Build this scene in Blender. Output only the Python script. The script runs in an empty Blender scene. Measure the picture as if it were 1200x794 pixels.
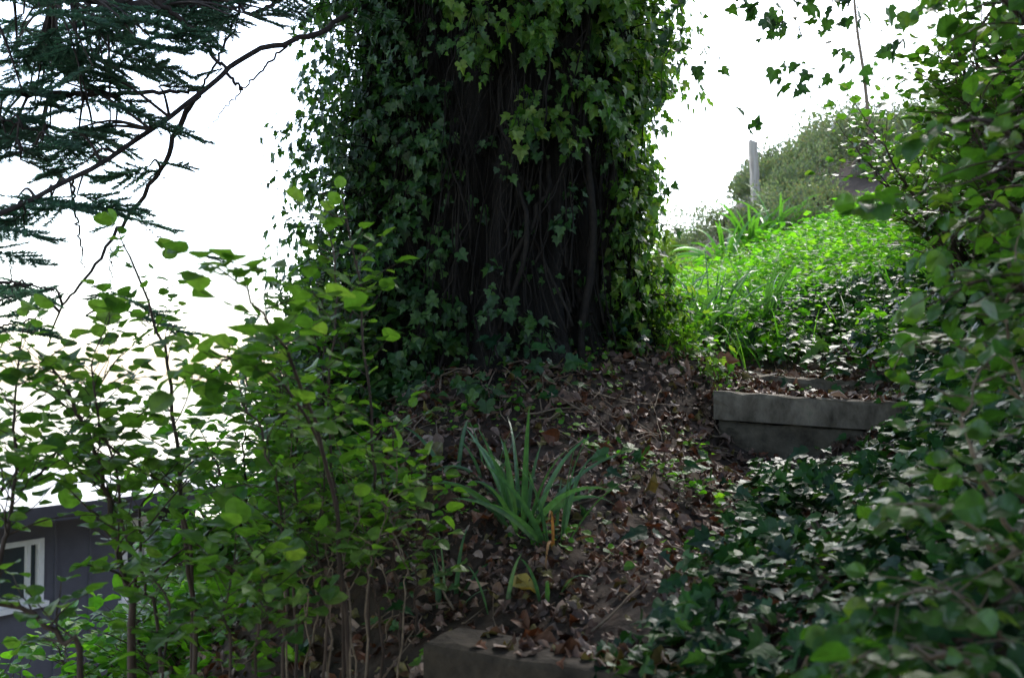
import bpy, math, random
import numpy as np
from math import radians, sin, cos, pi
random.seed(7); rng = np.random.default_rng(7)
S = bpy.context.scene
COL = S.collection

# ------------------------------------------------------------------ camera
F = 1167.0; PITCH = math.atan(43.0/F); EYE = np.array([0., 0., 1.6])
cam_d = bpy.data.cameras.new('camera'); cam = bpy.data.objects.new('camera', cam_d); COL.objects.link(cam)
cam.location = EYE; cam.rotation_euler = (pi/2+PITCH, 0, 0)
cam_d.sensor_width = 36; cam_d.lens = 36*F/1200; cam_d.clip_start = 0.05; cam_d.clip_end = 9000
cam_d.dof.use_dof = True; cam_d.dof.focus_distance = 4.0; cam_d.dof.aperture_fstop = 4.0
S.camera = cam
# ------------------------------------------------------------------ world: bright overcast
SUN_EL, SUN_AZ = radians(48), radians(25)      # azimuth measured from +Y towards +X
w = bpy.data.worlds.new('World'); S.world = w; w.use_nodes = True
nt = w.node_tree; nt.nodes.clear()
out = nt.nodes.new('ShaderNodeOutputWorld'); bg = nt.nodes.new('ShaderNodeBackground')
sky = nt.nodes.new('ShaderNodeTexSky'); sky.sky_type = 'NISHITA'; sky.sun_disc = False
sky.sun_elevation = SUN_EL; sky.sun_rotation = SUN_AZ; sky.air_density = 1.0; sky.dust_density = 2.0; sky.ozone_density = 1.0
hs = nt.nodes.new('ShaderNodeHueSaturation'); hs.inputs['Saturation'].default_value = 0.85
nt.links.new(sky.outputs[0], hs.inputs['Color']); nt.links.new(hs.outputs[0], bg.inputs['Color'])
bg.inputs['Strength'].default_value = 0.15
nt.links.new(bg.outputs[0], out.inputs[0])
sd = bpy.data.lights.new('sun', 'SUN'); sd.energy = 1.2; sd.angle = radians(25); sd.color = (1, .96, .9)
sun = bpy.data.objects.new('sun', sd); COL.objects.link(sun)
import mathutils
sv = mathutils.Vector((sin(SUN_AZ)*cos(SUN_EL), cos(SUN_AZ)*cos(SUN_EL), sin(SUN_EL)))
sun.rotation_euler = sv.to_track_quat('Z', 'Y').to_euler(); sun.location = (0, 0, 20)
S.view_settings.view_transform = 'Standard'; S.view_settings.look = 'None'
S.view_settings.exposure = 2.12; S.view_settings.gamma = 1; S.view_settings.use_curve_mapping = False
S.render.engine = 'CYCLES'
S.cycles.max_bounces = 6; S.cycles.diffuse_bounces = 3; S.cycles.glossy_bounces = 2; S.cycles.transmission_bounces = 4

# ------------------------------------------------------------------ pixel -> world
def ray(u, v):
    s = (397-v)/F; y = cos(PITCH)-s*sin(PITCH); z = sin(PITCH)+s*cos(PITCH)
    return np.array([(u-600)/F/y, 1.0, z/y])
def P(u, v, d): return EYE + ray(u, v)*d

# ------------------------------------------------------------------ terrain
def hashn(ix, iy, seed):
    h = np.sin(ix*127.1+iy*311.7+seed*74.7)*43758.5453
    return h-np.floor(h)
def vn(x, y, sc, seed=0):
    x = np.asarray(x, float)/sc; y = np.asarray(y, float)/sc
    ix = np.floor(x); iy = np.floor(y); fx = x-ix; fy = y-iy
    fx = fx*fx*(3-2*fx); fy = fy*fy*(3-2*fy)
    a = hashn(ix, iy, seed); b = hashn(ix+1, iy, seed); c = hashn(ix, iy+1, seed); d = hashn(ix+1, iy+1, seed)
    return (a*(1-fx)+b*fx)*(1-fy)+(c*(1-fx)+d*fx)*fy
pix = [(560,800,2.25,-.09),(700,800,2.1,-.06),(547,728,2.62,0),(680,700,2.6,0),(790,720,2.3,0),(700,600,3.1,0),(600,620,3.0,0),(600,520,3.45,0),
       (500,560,3.2,0),(600,430,3.95,0),(700,415,4.2,0),(520,450,4.0,0),(740,500,3.7,0),(850,545,3.85,-.02),(960,550,3.7,-.03),(900,560,3.7,-.02),(800,600,3.15,0),
       (760,412,4.4,0),(800,430,4.3,0),(850,425,4.75,-.05),(960,432,4.8,-.05),(850,340,8,-.05),(900,318,9,-.1),(930,385,5.6,0),(1000,330,7,0),
       (1000,272,10.5,-.1),(800,340,11,0),(870,305,11,0),(1060,400,4.9,0),(1100,440,4.0,0),(1100,520,3.2,0),(1080,620,2.6,0),
       (1000,720,2.15,0),(880,720,2.2,0),(1150,700,1.85,0),(1190,780,1.5,0),(900,620,3.0,0),
       (440,500,3.8,0),(420,450,4.5,0),(300,700,3.0,0),(380,620,3.3,0),(200,850,3.0,0),(420,740,2.8,0),(0,960,4.0,0),
       (315,590,6.0,-.3)]
cps = []
for u, v, d, dz in pix:
    p = P(u, v, d); cps.append((p[0], p[1], p[2]+dz))
cps += [(0,0,.05),(-.6,1.2,.35),(.6,1.0,.6),(0,1.6,.66),(-1.2,0,-.5),(-3,0,-1.4),(0,-3,-1.0),(1.2,0,.6),(2.5,0,1.5),(2.2,2.5,1.9),(2.6,4,2.3),(3.5,2.5,2.9),(5,5,4.0),
        (4,8,3.4),(6,8,4.3),(3,6.5,2.3),(-5,10,-2.8),(-4,12,-2.9),(-7,9,-3.1),(-3,7,-2.0),(-4.2,8.5,-2.6),(-1.5,8,-.1),(0,8,1.3),(1.0,9.5,2.0),(0,13,1.0),(-3,4.5,-1.3),(-1.8,4.5,-.3),(-6,5,-2.4),(-2,2,-.8),
        (1.3,10.5,2.0),(1.5,14,2.3),(2.4,14,2.95),(3.5,14,3.85),(5,14,4.7),(2.4,20,2.6),(3.1,20,3.1),(3.9,20,3.75),(4.8,20,4.5),(5.9,20,5.2),(7,20,5.5),(5,17,5.2),(3.6,17,4.3),(9,22,6.6),(7,14,4.6),(12,14,7),(20,20,9),(4,27,4.2),(10,30,6.2),(0,20,1.0),(-3,20,-2),(-10,20,-4.5),(2,40,-2),(14,45,3),
        (-20,10,-7),(-20,-10,-7),(0,-20,-7),(20,-10,4),(30,10,10),(-30,40,-11),(0,70,-12),(40,60,4),(60,0,9),(0,-80,-14),(-80,0,-16)]
for k in range(16):
    a = k*pi/8; cps.append((250*sin(a), 250*cos(a), -20)); cps.append((3000*sin(a), 3000*cos(a), -24))
cp = np.array(cps)
def ker(dx, dy): return np.sqrt(dx*dx+dy*dy+.12)
N = len(cp); A = np.ones((N+1, N+1)); A[:N, :N] = ker(cp[:,0][:,None]-cp[:,0], cp[:,1][:,None]-cp[:,1]); A[N, N] = 0
A[:N,:N] -= np.eye(N)*.01
W = np.linalg.solve(A, np.append(cp[:,2], 0))
def H(x, y):
    x = np.asarray(x, float); y = np.asarray(y, float); sh = x.shape; x = x.ravel(); y = y.ravel()
    z = np.full(x.shape, W[N])
    for k in range(N): z += W[k]*ker(x-cp[k,0], y-cp[k,1])
    z += (vn(x, y, .35, 1)-.5)*.05+(vn(x, y, .12, 2)-.5)*.022
    return z.reshape(sh)
def HN(x, y, e=.08):
    gx = (H(x+e, y)-H(x-e, y))/(2*e); gy = (H(x, y+e)-H(x, y-e))/(2*e)
    n = np.stack([-gx, -gy, np.ones_like(gx)], -1); return n/np.linalg.norm(n, axis=-1, keepdims=True)
DD = np.exp(np.linspace(math.log(1.0), math.log(60), 500))
def G(u, v):
    r = ray(u, v); q = EYE+DD[:,None]*r
    below = q[:,2] < H(q[:,0], q[:,1])
    i = int(np.argmax(below)) if below.any() else 499
    return q[i]
def poly_mask(x, y, poly):
    inside = np.zeros(x.shape, bool); n = len(poly); j = n-1
    for i in range(n):
        xi, yi = poly[i][0], poly[i][1]; xj, yj = poly[j][0], poly[j][1]
        c = ((yi > y) != (yj > y)) & (x < (xj-xi)*(y-yi)/((yj-yi)+1e-12)+xi)
        inside ^= c; j = i
    return inside

# ------------------------------------------------------------------ mesh helpers
class MB:
    def __init__(s): s.V = []; s.L = []; s.Z = []; s.n = 0; s.smooth = []
    def add(s, V, Fs, smooth=True):
        V = np.asarray(V, float).reshape(-1, 3); s.V.append(V)
        if isinstance(Fs, np.ndarray): s.L.append((Fs+s.n).ravel()); s.Z.append(np.full(len(Fs), Fs.shape[1])); m = len(Fs)
        else:
            s.L.append(np.array([i for f in Fs for i in f], int)+s.n); s.Z.append(np.array([len(f) for f in Fs])); m = len(Fs)
        s.smooth.append(np.full(m, smooth)); s.n += len(V)
    def box(s, c, size, rz=0, taper=1, rx=0):
        x, y, z = [k/2 for k in size]
        V = np.array([(-x,-y,-z),(x,-y,-z),(x,y,-z),(-x,y,-z),(-x*taper,-y*taper,z),(x*taper,-y*taper,z),(x*taper,y*taper,z),(-x*taper,y*taper,z)])
        if rx: V = V@np.array([[1,0,0],[0,cos(rx),sin(rx)],[0,-sin(rx),cos(rx)]])
        R = np.array([[cos(rz),sin(rz),0],[-sin(rz),cos(rz),0],[0,0,1]])
        s.add(V@R+np.array(c), [(0,3,2,1),(4,5,6,7),(0,1,5,4),(1,2,6,5),(2,3,7,6),(3,0,4,7)], False)
    def tube(s, pts, rad, sides=6, cap=True):
        pts = np.asarray(pts, float); n = len(pts)
        rad = np.broadcast_to(np.asarray(rad, float), (n,)) if np.ndim(rad) < 2 else rad
        T = np.gradient(pts, axis=0); T /= np.linalg.norm(T, axis=1, keepdims=True)+1e-9
        ref = np.array([0,0,1.]) if abs(T[0,2]) < .9 else np.array([1.,0,0])
        U = []; u = np.cross(T[0], ref)
        for t in T:
            u = u-t*np.dot(u, t); u /= np.linalg.norm(u)+1e-9; U.append(u)
        U = np.array(U); B = np.cross(T, U)
        a = np.arange(sides)*2*pi/sides
        V = pts[:,None]+rad[:,None,None]*(np.cos(a)[None,:,None]*U[:,None]+np.sin(a)[None,:,None]*B[:,None])
        i = np.arange(n-1)[:,None]*sides; j = np.arange(sides)[None]
        j2 = (j+1) % sides
        Fq = np.stack([i+j, i+j2, i+sides+j2, i+sides+j], -1).reshape(-1, 4)
        s.add(V.reshape(-1,3), Fq)
        if cap:
            b = s.n-len(V.reshape(-1,3))
            s.L.append(np.array(list(range(b, b+sides))[::-1])); s.Z.append(np.array([sides])); s.smooth.append(np.array([False]))
            e = b+(n-1)*sides
            s.L.append(np.array(list(range(e, e+sides)))); s.Z.append(np.array([sides])); s.smooth.append(np.array([False]))
    def build(s, name, mat, parent=None, loc=None):
        V = np.concatenate(s.V); 
        off = np.array(parent['_w']) if parent is not None else (np.array(loc) if loc is not None else np.zeros(3))
        V = V-off
        me = bpy.data.meshes.new(name); L = np.concatenate(s.L).astype(np.int32); Z = np.concatenate(s.Z).astype(np.int32)
        me.vertices.add(len(V)); me.vertices.foreach_set('co', V.astype(np.float32).ravel())
        me.loops.add(len(L)); me.loops.foreach_set('vertex_index', L)
        me.polygons.add(len(Z)); st = np.concatenate([[0], np.cumsum(Z)[:-1]]).astype(np.int32)
        me.polygons.foreach_set('loop_start', st)
        try: me.polygons.foreach_set('loop_total', Z)
        except Exception: pass
        me.polygons.foreach_set('use_smooth', np.concatenate(s.smooth))
        me.update(calc_edges=True); me.validate()
        me.materials.append(mat)
        o = bpy.data.objects.new(name, me); COL.objects.link(o)
        if parent is not None: o.parent = parent; o['_w'] = list(off)
        else: o.location = off; o['_w'] = list(off)
        return o
def thing(name, label, cat, loc, group=None):
    o = bpy.data.objects.new(name, None); COL.objects.link(o); o.location = loc; o.empty_display_size = .1
    o['label'] = label; o['category'] = cat; o['_w'] = [float(k) for k in loc]
    if group: o['group'] = group
    return o
def tag(o, label=None, cat=None, group=None, kind=None):
    for k, v in (('label', label), ('category', cat), ('group', group), ('kind', kind)):
        if v: o[k] = v
    return o
def nrm(a): return a/(np.linalg.norm(a, axis=-1, keepdims=True)+1e-9)
def frames(d, n):
    d = nrm(d); x = nrm(np.cross(d, n)); z = np.cross(x, d)
    return np.stack([x, d, z], -1)          # columns: local x,y,z
def inst(mb, tmpl, pos, d, n, size, smooth=False):
    tv, tf = tmpl; pos = np.asarray(pos); m = len(pos)
    if m == 0: return
    R = frames(np.asarray(d), np.asarray(n)); size = np.broadcast_to(np.asarray(size, float), (m,))
    V = np.einsum('nij,kj->nki', R, tv)*size[:,None,None]+pos[:,None]
    k = len(tv)
    by = {}
    for f in tf: by.setdefault(len(f), []).append(f)
    base = np.arange(m)[:,None,None]*k
    first = True; n0 = mb.n
    for L, fs in by.items():
        FF = (base+np.array(fs)[None]).reshape(-1, L)
        if first: mb.add(V.reshape(-1,3), FF, smooth); first = False
        else:
            mb.L.append((FF+n0).ravel()); mb.Z.append(np.full(len(FF), L)); mb.smooth.append(np.full(len(FF), smooth))
# leaf templates: y to the tip, z up
def T_ivy(seed=0, bend=.25):
    h = [(.0,.04),(.16,-.10),(.40,-.08),(.52,.16),(.34,.28),(.47,.52),(.22,.58),(.0,1.0)]
    r = np.random.default_rng(seed)
    pts = h+[(-x, y) for x, y in h[-2:0:-1]]
    pts = [(x*(1+r.normal()*.06), y+r.normal()*.03) for x, y in pts]
    V = [(0, .32)]+pts
    V = np.array([(x, y, .22*abs(x)-bend*(y-.2)**2+r.normal()*.015) for x, y in V])
    n = len(pts); return V, [(0, i+1, (i+1) % n+1) for i in range(n)]
def T_oval(seed=0, wid=.4, bend=.22, fold=.25, wav=.02, tip=0.):
    r = np.random.default_rng(seed); ys = [0,.12,.34,.6,.84,1]; xs = [0,.68,1.0,.98,.62-tip,0]
    V = []; 
    for y, x in zip(ys, xs):
        for sgn in (-1, 0, 1):
            xx = sgn*x*wid; V.append((xx, y, fold*abs(xx)-bend*y*y+r.normal()*wav))
    Fs = [(1,5,4),(1,4,3)]
    for i in range(1, 4):
        a = i*3; Fs += [(a+1,a+2,a+5,a+4),(a,a+1,a+4,a+3)]
    Fs += [(12,13,16),(13,14,16)]
    Fs[0] = (1,5,4); Fs[1] = (1,4,3)
    return np.array(V), Fs
T_quad = (np.array([(0,0,0),(.3,.45,.06),(0,1,-.1),(-.3,.45,.06)]), [(0,1,2),(0,2,3)])
T_needle = (np.array([(-.05,0,0),(.05,0,0),(.03,1,.0)]), [(0,1,2)])
IVY = [T_ivy(i, b) for i, b in enumerate((.1,.3,.5,.2))]
OVAL = [T_oval(i, w_, b) for i, (w_, b) in enumerate(((.44,.15),(.49,.3),(.42,.45),(.47,.05)))]
LANCE = [T_oval(i+9, .22, b, tip=.2) for i, b in enumerate((.1,.4))]
DEAD = [T_oval(i+20, w_, b, f, .07) for i, (w_, b, f) in enumerate(((.36,.5,.9),(.3,-.5,-.7),(.42,.2,.5),(.25,.8,1.4)))]+[T_ivy(5,.7)]
def scatter(mb, tmpls, pos, d, n, size):
    pos = np.asarray(pos, float); m = len(pos)
    if m == 0: return
    d = np.broadcast_to(d, pos.shape); n = np.broadcast_to(n, pos.shape); size = np.broadcast_to(size, (m,))
    w_ = rng.integers(0, len(tmpls), m)
    size = size*rng.choice([.5,.75,.95,1.0,1.1,1.3], m)
    for k, t in enumerate(tmpls):
        q = w_ == k
        inst(mb, t, pos[q], d[q], n[q], size[q])
def spline(pts, n=16):
    pts = np.asarray(pts, float)
    q = np.vstack([2*pts[0]-pts[1], pts, 2*pts[-1]-pts[-2]]); o = []
    segs = len(pts)-1
    for t in np.linspace(0, segs-1e-6, n):
        i = int(t); f = t-i; a, b, c, d = q[i], q[i+1], q[i+2], q[i+3]
        o.append(.5*((2*b)+(-a+c)*f+(2*a-5*b+4*c-d)*f*f+(-a+3*b-3*c+d)*f**3))
    return np.array(o)

def blade(mb, b, dr, L_, w_, droop, k=8):
    d_ = nrm(np.array(dr)); pts = [np.array(b)]
    for q in range(k):
        d_ = nrm(d_+np.array([dr[0]*.15, dr[1]*.15, -droop*(q/k)*.5])); pts.append(pts[-1]+d_*L_/k)
    pts = np.array(pts); t_ = nrm(np.gradient(pts, axis=0)); sd_ = nrm(np.cross(t_, nrm(np.array([rng.normal(), rng.normal(), .2])))); sd_ = np.broadcast_to(sd_[0], pts.shape)
    f = np.linspace(0, 1, k+1); ww = (w_*np.minimum(1, 1.25*(1-f)**.6+.0)*(.75+.25*np.minimum(1, f*4)))[:,None]; nn_ = np.cross(sd_, t_)
    V = np.stack([pts-sd_*ww/2, pts-nn_*ww*.18, pts+sd_*ww/2], 1).reshape(-1,3)
    Fs = [(3*i, 3*i+1, 3*i+4, 3*i+3) for i in range(k)]+[(3*i+1, 3*i+2, 3*i+5, 3*i+4) for i in range(k)]
    mb.add(V, Fs, True)
# ------------------------------------------------------------------ materials
def mat_base(name):
    m = bpy.data.materials.new(name); m.use_nodes = True; t = m.node_tree; t.nodes.clear()
    o = t.nodes.new('ShaderNodeOutputMaterial'); return m, t, o
def ramp(t, cols, interp='LINEAR'):
    r = t.nodes.new('ShaderNodeValToRGB'); e = r.color_ramp.elements; r.color_ramp.interpolation = interp
    while len(e) < len(cols): e.new(.5)
    for i, c in enumerate(cols):
        if len(c) == 4: e[i].position = c[3]
        else: e[i].position = i/(max(1, len(cols)-(0 if interp == 'CONSTANT' else 1)))
    for i, c in enumerate(cols): e[i].color = (*c[:3], 1)
    return r
def leaf_mat(name, cols, rough=.45, trans=.35, tcol=None, spec=.5, interp='LINEAR', mott=.25, scale=60):
    m, t, o = mat_base(name); L = t.links
    g = t.nodes.new('ShaderNodeNewGeometry'); r = ramp(t, cols, interp); L.new(g.outputs['Random Per Island'], r.inputs[0])
    tc = t.nodes.new('ShaderNodeTexCoord'); nz = t.nodes.new('ShaderNodeTexNoise'); nz.inputs['Scale'].default_value = scale; nz.inputs['Detail'].default_value = 3
    L.new(tc.outputs['Object'], nz.inputs['Vector'])
    mp = t.nodes.new('ShaderNodeMapRange'); mp.inputs[1].default_value = .3; mp.inputs[2].default_value = .7; mp.inputs[3].default_value = 1-mott; mp.inputs[4].default_value = 1+mott
    L.new(nz.outputs[0], mp.inputs[0])
    mx = t.nodes.new('ShaderNodeMixRGB'); mx.blend_type = 'MULTIPLY'; mx.inputs[0].default_value = 1
    L.new(r.outputs[0], mx.inputs[1]); L.new(mp.outputs[0], mx.inputs[2])
    p = t.nodes.new('ShaderNodeBsdfPrincipled'); p.inputs['Roughness'].default_value = rough; p.inputs['Specular IOR Level'].default_value = spec
    L.new(mx.outputs[0], p.inputs['Base Color'])
    bp = t.nodes.new('ShaderNodeBump'); bp.inputs['Strength'].default_value = .25; bp.inputs['Distance'].default_value = .01
    L.new(nz.outputs[0], bp.inputs['Height']); L.new(bp.outputs[0], p.inputs['Normal'])
    if trans > 0:
        tr = t.nodes.new('ShaderNodeBsdfTranslucent'); ms = t.nodes.new('ShaderNodeMixShader'); ms.inputs[0].default_value = trans
        tm = t.nodes.new('ShaderNodeMixRGB'); tm.blend_type = 'MULTIPLY'; tm.inputs[0].default_value = 1; tm.inputs[2].default_value = (*(tcol or (1.6,1.8,.6)), 1)
        L.new(mx.outputs[0], tm.inputs[1]); L.new(tm.outputs[0], tr.inputs[0])
        L.new(p.outputs[0], ms.inputs[1]); L.new(tr.outputs[0], ms.inputs[2]); L.new(ms.outputs[0], o.inputs[0])
    else: L.new(p.outputs[0], o.inputs[0])
    return m
def solid(name, c1, c2, scale=8, rough=.85, stretch=(1,1,1), bump=.4, dist=.02, spec=.3, detail=6, c3=None, metallic=0):
    m, t, o = mat_base(name); L = t.links
    tc = t.nodes.new('ShaderNodeTexCoord'); mpg = t.nodes.new('ShaderNodeMapping'); mpg.inputs['Scale'].default_value = stretch
    L.new(tc.outputs['Object'], mpg.inputs[0])
    nz = t.nodes.new('ShaderNodeTexNoise'); nz.inputs['Scale'].default_value = scale; nz.inputs['Detail'].default_value = detail; nz.inputs['Roughness'].default_value = .65
    L.new(mpg.outputs[0], nz.inputs['Vector'])
    cols = [(*c1,.32),(*c2,.66)]+([(*c3,.78)] if c3 else [])
    r = ramp(t, cols); L.new(nz.outputs[0], r.inputs[0])
    p = t.nodes.new('ShaderNodeBsdfPrincipled'); p.inputs['Roughness'].default_value = rough; p.inputs['Specular IOR Level'].default_value = spec; p.inputs['Metallic'].default_value = metallic
    L.new(r.outputs[0], p.inputs['Base Color'])
    bp = t.nodes.new('ShaderNodeBump'); bp.inputs['Strength'].default_value = bump; bp.inputs['Distance'].default_value = dist
    L.new(nz.outputs[0], bp.inputs['Height']); L.new(bp.outputs[0], p.inputs['Normal']); L.new(p.outputs[0], o.inputs[0])
    return m
M = {}
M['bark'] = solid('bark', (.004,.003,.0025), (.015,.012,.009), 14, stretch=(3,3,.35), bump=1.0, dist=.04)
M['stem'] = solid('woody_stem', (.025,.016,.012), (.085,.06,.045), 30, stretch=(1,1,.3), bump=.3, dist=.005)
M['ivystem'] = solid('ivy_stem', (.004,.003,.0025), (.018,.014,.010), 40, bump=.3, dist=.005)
M['limb'] = solid('limb_bark', (.02,.015,.014), (.06,.045,.04), 30, bump=.4, dist=.01)
M['twig'] = solid('dead_twig', (.09,.065,.045), (.22,.17,.12), 40, bump=.2, dist=.003)
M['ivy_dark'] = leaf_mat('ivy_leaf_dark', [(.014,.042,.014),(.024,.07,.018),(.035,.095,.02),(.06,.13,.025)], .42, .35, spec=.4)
M['ivy_sunlit'] = leaf_mat('ivy_leaf_sunlit', [(.025,.08,.012),(.05,.13,.018),(.09,.19,.025),(.15,.22,.04)], .45, .5)  # lighter copy of the ivy leaf, sunlight put into its colour
M['ivy_ground'] = leaf_mat('ground_ivy_leaf', [(.008,.030,.018),(.012,.048,.018),(.022,.078,.018),(.05,.11,.022)], .45, .2, spec=.32)
M['shrub'] = leaf_mat('shrub_leaf', [(.045,.11,.022),(.07,.15,.026),(.10,.20,.035),(.15,.23,.055)], .42, .55)
M['shrub2'] = leaf_mat('bright_shrub_leaf', [(.04,.13,.015),(.07,.19,.018),(.12,.25,.025)], .45, .55)
M['right'] = leaf_mat('bush_leaf', [(.025,.075,.016),(.04,.11,.016),(.06,.14,.02),(.09,.14,.03)], .36, .45, spec=.6)
M['cover'] = leaf_mat('ground_cover_leaf', [(.03,.11,.012),(.06,.20,.015),(.11,.30,.02),(.15,.30,.03),(.03,.10,.02)], .5, .45, spec=.3)
M['grey'] = leaf_mat('grey_green_leaf', [(.065,.095,.062),(.10,.14,.09),(.14,.18,.125),(.13,.115,.10)], .6, .25)
M['lime'] = leaf_mat('lime_leaf', [(.10,.17,.03),(.16,.25,.04),(.22,.28,.06)], .5, .35)
M['blade'] = leaf_mat('sword_leaf', [(.035,.09,.04),(.05,.13,.055),(.08,.17,.07)], .35, .3, spec=.6)
M['blade_b'] = leaf_mat('sunny_sword_leaf', [(.04,.14,.02),(.07,.2,.03),(.12,.26,.04)], .38, .35)
M['straw'] = leaf_mat('dead_blade', [(.22,.13,.05),(.3,.17,.06),(.25,.1,.03)], .7, .3, (1.2,1,.6))
M['litter'] = leaf_mat('fallen_leaf', [(.03,.014,.008),(.07,.034,.02),(.13,.075,.05),(.045,.02,.012),(.18,.12,.09),(.11,.038,.014),(.15,.095,.07),(.30,.23,.19),(.13,.11,.03)], .55, .12, (1.2,1,.8), interp='CONSTANT', mott=.3)
M['yleaf'] = leaf_mat('yellow_fallen_leaf', [(.32,.25,.04),(.36,.29,.05)], .5, .2, (1,1,.7))
M['needle'] = leaf_mat('needle', [(.05,.10,.085),(.07,.14,.11),(.10,.18,.13)], .6, .5, (1,1.3,.8))
M['crown_and_shade_screen'] = leaf_mat('crown_leaf', [(.010,.025,.010),(.02,.045,.016)], .5, .12)
M['yellow'] = leaf_mat('yellow_flower', [(.45,.34,.03),(.5,.42,.05)], .5, .3, (1,1,.5))
M['concrete'] = solid('weathered_concrete', (.014,.011,.008), (.055,.044,.031), 13, bump=.7, dist=.02, c3=(.05,.065,.035))
M['concrete_pale'] = solid('pale_concrete', (.04,.033,.022), (.19,.165,.125), 13, bump=.6, dist=.02, c3=(.08,.10,.06), stretch=(1,1,.6))
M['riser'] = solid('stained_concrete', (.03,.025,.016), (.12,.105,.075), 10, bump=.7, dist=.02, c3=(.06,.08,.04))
M['post'] = solid('post_wood', (.28,.24,.20), (.5,.45,.40), 10, stretch=(3,3,.3), bump=.5)
M['tagm'] = solid('white_plastic', (.7,.7,.7), (.82,.82,.82), 8, rough=.4, bump=.05)
M['rock'] = solid('rock', (.05,.045,.04), (.15,.13,.12), 6, bump=.8)
# ground soil: dark mould near, far valley floor in pale dry-grass colour standing in for glare
m, t, o = mat_base('soil'); L = t.links
tc = t.nodes.new('ShaderNodeTexCoord'); nz = t.nodes.new('ShaderNodeTexNoise'); nz.inputs['Scale'].default_value = 14; nz.inputs['Detail'].default_value = 8
L.new(tc.outputs['Object'], nz.inputs['Vector']); r1 = ramp(t, [(.018,.012,.008,.3),(.05,.033,.022,.6),(.09,.06,.045,.75)]); L.new(nz.outputs[0], r1.inputs[0])
n2 = t.nodes.new('ShaderNodeTexNoise'); n2.inputs['Scale'].default_value = .03; n2.inputs['Detail'].default_value = 8; L.new(tc.outputs['Object'], n2.inputs['Vector'])
r2 = ramp(t, [(.50,.46,.32,.35),(.62,.58,.44,.6)]); L.new(n2.outputs[0], r2.inputs[0])
ln = t.nodes.new('ShaderNodeVectorMath'); ln.operation = 'LENGTH'; L.new(tc.outputs['Object'], ln.inputs[0])
mr = t.nodes.new('ShaderNodeMapRange'); mr.inputs[1].default_value = 26; mr.inputs[2].default_value = 60; L.new(ln.outputs['Value'], mr.inputs[0])
mx = t.nodes.new('ShaderNodeMixRGB'); L.new(mr.outputs[0], mx.inputs[0]); L.new(r1.outputs[0], mx.inputs[1]); L.new(r2.outputs[0], mx.inputs[2])
p = t.nodes.new('ShaderNodeBsdfPrincipled'); p.inputs['Roughness'].default_value = .95; L.new(mx.outputs[0], p.inputs['Base Color'])
bp = t.nodes.new('ShaderNodeBump'); bp.inputs['Strength'].default_value = .8; bp.inputs['Distance'].default_value = .03; L.new(nz.outputs[0], bp.inputs['Height']); L.new(bp.outputs[0], p.inputs['Normal'])
L.new(p.outputs[0], o.inputs[0]); M['soil'] = m

# ------------------------------------------------------------------ ground sheet
mb = MB(); n = 340
tt = np.linspace(-8.3, 8.3, n); gx = 1.6*np.sinh(tt)*.93+.3; gy = 1.6*np.sinh(tt)*.93+3.2
X, Y = np.meshgrid(gx, gy, indexing='ij'); Zg = H(X, Y)
i, j = np.meshgrid(np.arange(n-1), np.arange(n-1), indexing='ij'); i = i.ravel(); j = j.ravel()
mb.add(np.stack([X, Y, Zg], -1).reshape(-1,3), np.stack([i*n+j, (i+1)*n+j, (i+1)*n+j+1, i*n+j+1], -1))
tag(mb.build('ground', M['soil']), kind='structure')

# ------------------------------------------------------------------ concrete steps
def slab(mb, A_, B_, depth, h, jag=.006, seg=14, round_=.012):
    """a rough cast block: front top edge from A_ to B_, running back by depth, h high"""
    A_ = np.array(A_); B_ = np.array(B_); d = B_-A_; L_ = np.linalg.norm(d); d = d/L_; bk = np.array([-d[1], d[0], 0]); bk /= np.linalg.norm(bk)
    prof = [(0,-h),(0,-h*.5),(0,-round_*1.5),(round_*.4,-round_*.4),(round_*1.5,0),(depth*.5,.0),(depth-round_,0),(depth,-round_),(depth,-h)]
    V = []; k = len(prof); r = np.random.default_rng(int(L_*1000))
    for a in range(seg+1):
        for b, (q, z) in enumerate(prof):
            e = r.normal()*jag if b not in (0, k-1) else 0
            V.append(A_+d*(L_*a/seg+(r.normal()*jag if 0 < a < seg else 0))+bk*(q+e*.8)+np.array([0,0,z+e]))
    Fs = [(a*k+b, (a+1)*k+b, (a+1)*k+b+1, a*k+b+1) for a in range(seg) for b in range(k-1)]
    Fs += [tuple(range(k))[::-1], tuple(seg*k+b for b in range(k))]
    mb.add(V, [f[::-1] for f in Fs], False)
mb = MB(); a = P(495,753,2.3); b = P(747,793,2.04); b[2] = a[2]; dv = (b-a)/np.linalg.norm(b-a)
slab(mb, a, a+dv*1.15, .17, .22, .003)
o = mb.build('concrete_step', M['concrete'], loc=a); tag(o, 'dark mossy concrete step at the bottom of the path, half under leaves', 'step', 'concrete garden steps')
mb = MB(); a = P(836,458,3.98); b = P(1032,470,3.82); dv = (b-a)/np.linalg.norm(b-a)
st = thing('concrete_step', 'pale weathered concrete step riser of two courses above the leafy path', 'step', a, 'concrete garden steps')
slab(mb, a, a+dv*.85, .3, .112, .0035); mb.build('tread', M['concrete_pale'], st)
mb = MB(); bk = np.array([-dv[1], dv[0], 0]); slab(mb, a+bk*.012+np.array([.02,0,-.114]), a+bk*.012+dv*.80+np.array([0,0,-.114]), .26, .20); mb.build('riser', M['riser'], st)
mb = MB(); a = P(856,436,4.5); b = P(968,444,4.42); dv = (b-a)/np.linalg.norm(b-a); slab(mb, a, a+dv*.6, .28, .12)
o = mb.build('concrete_step', M['concrete_pale'], loc=a); tag(o, 'topmost concrete step, a thin grey strip behind the two-course one', 'step', 'concrete garden steps')

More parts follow.
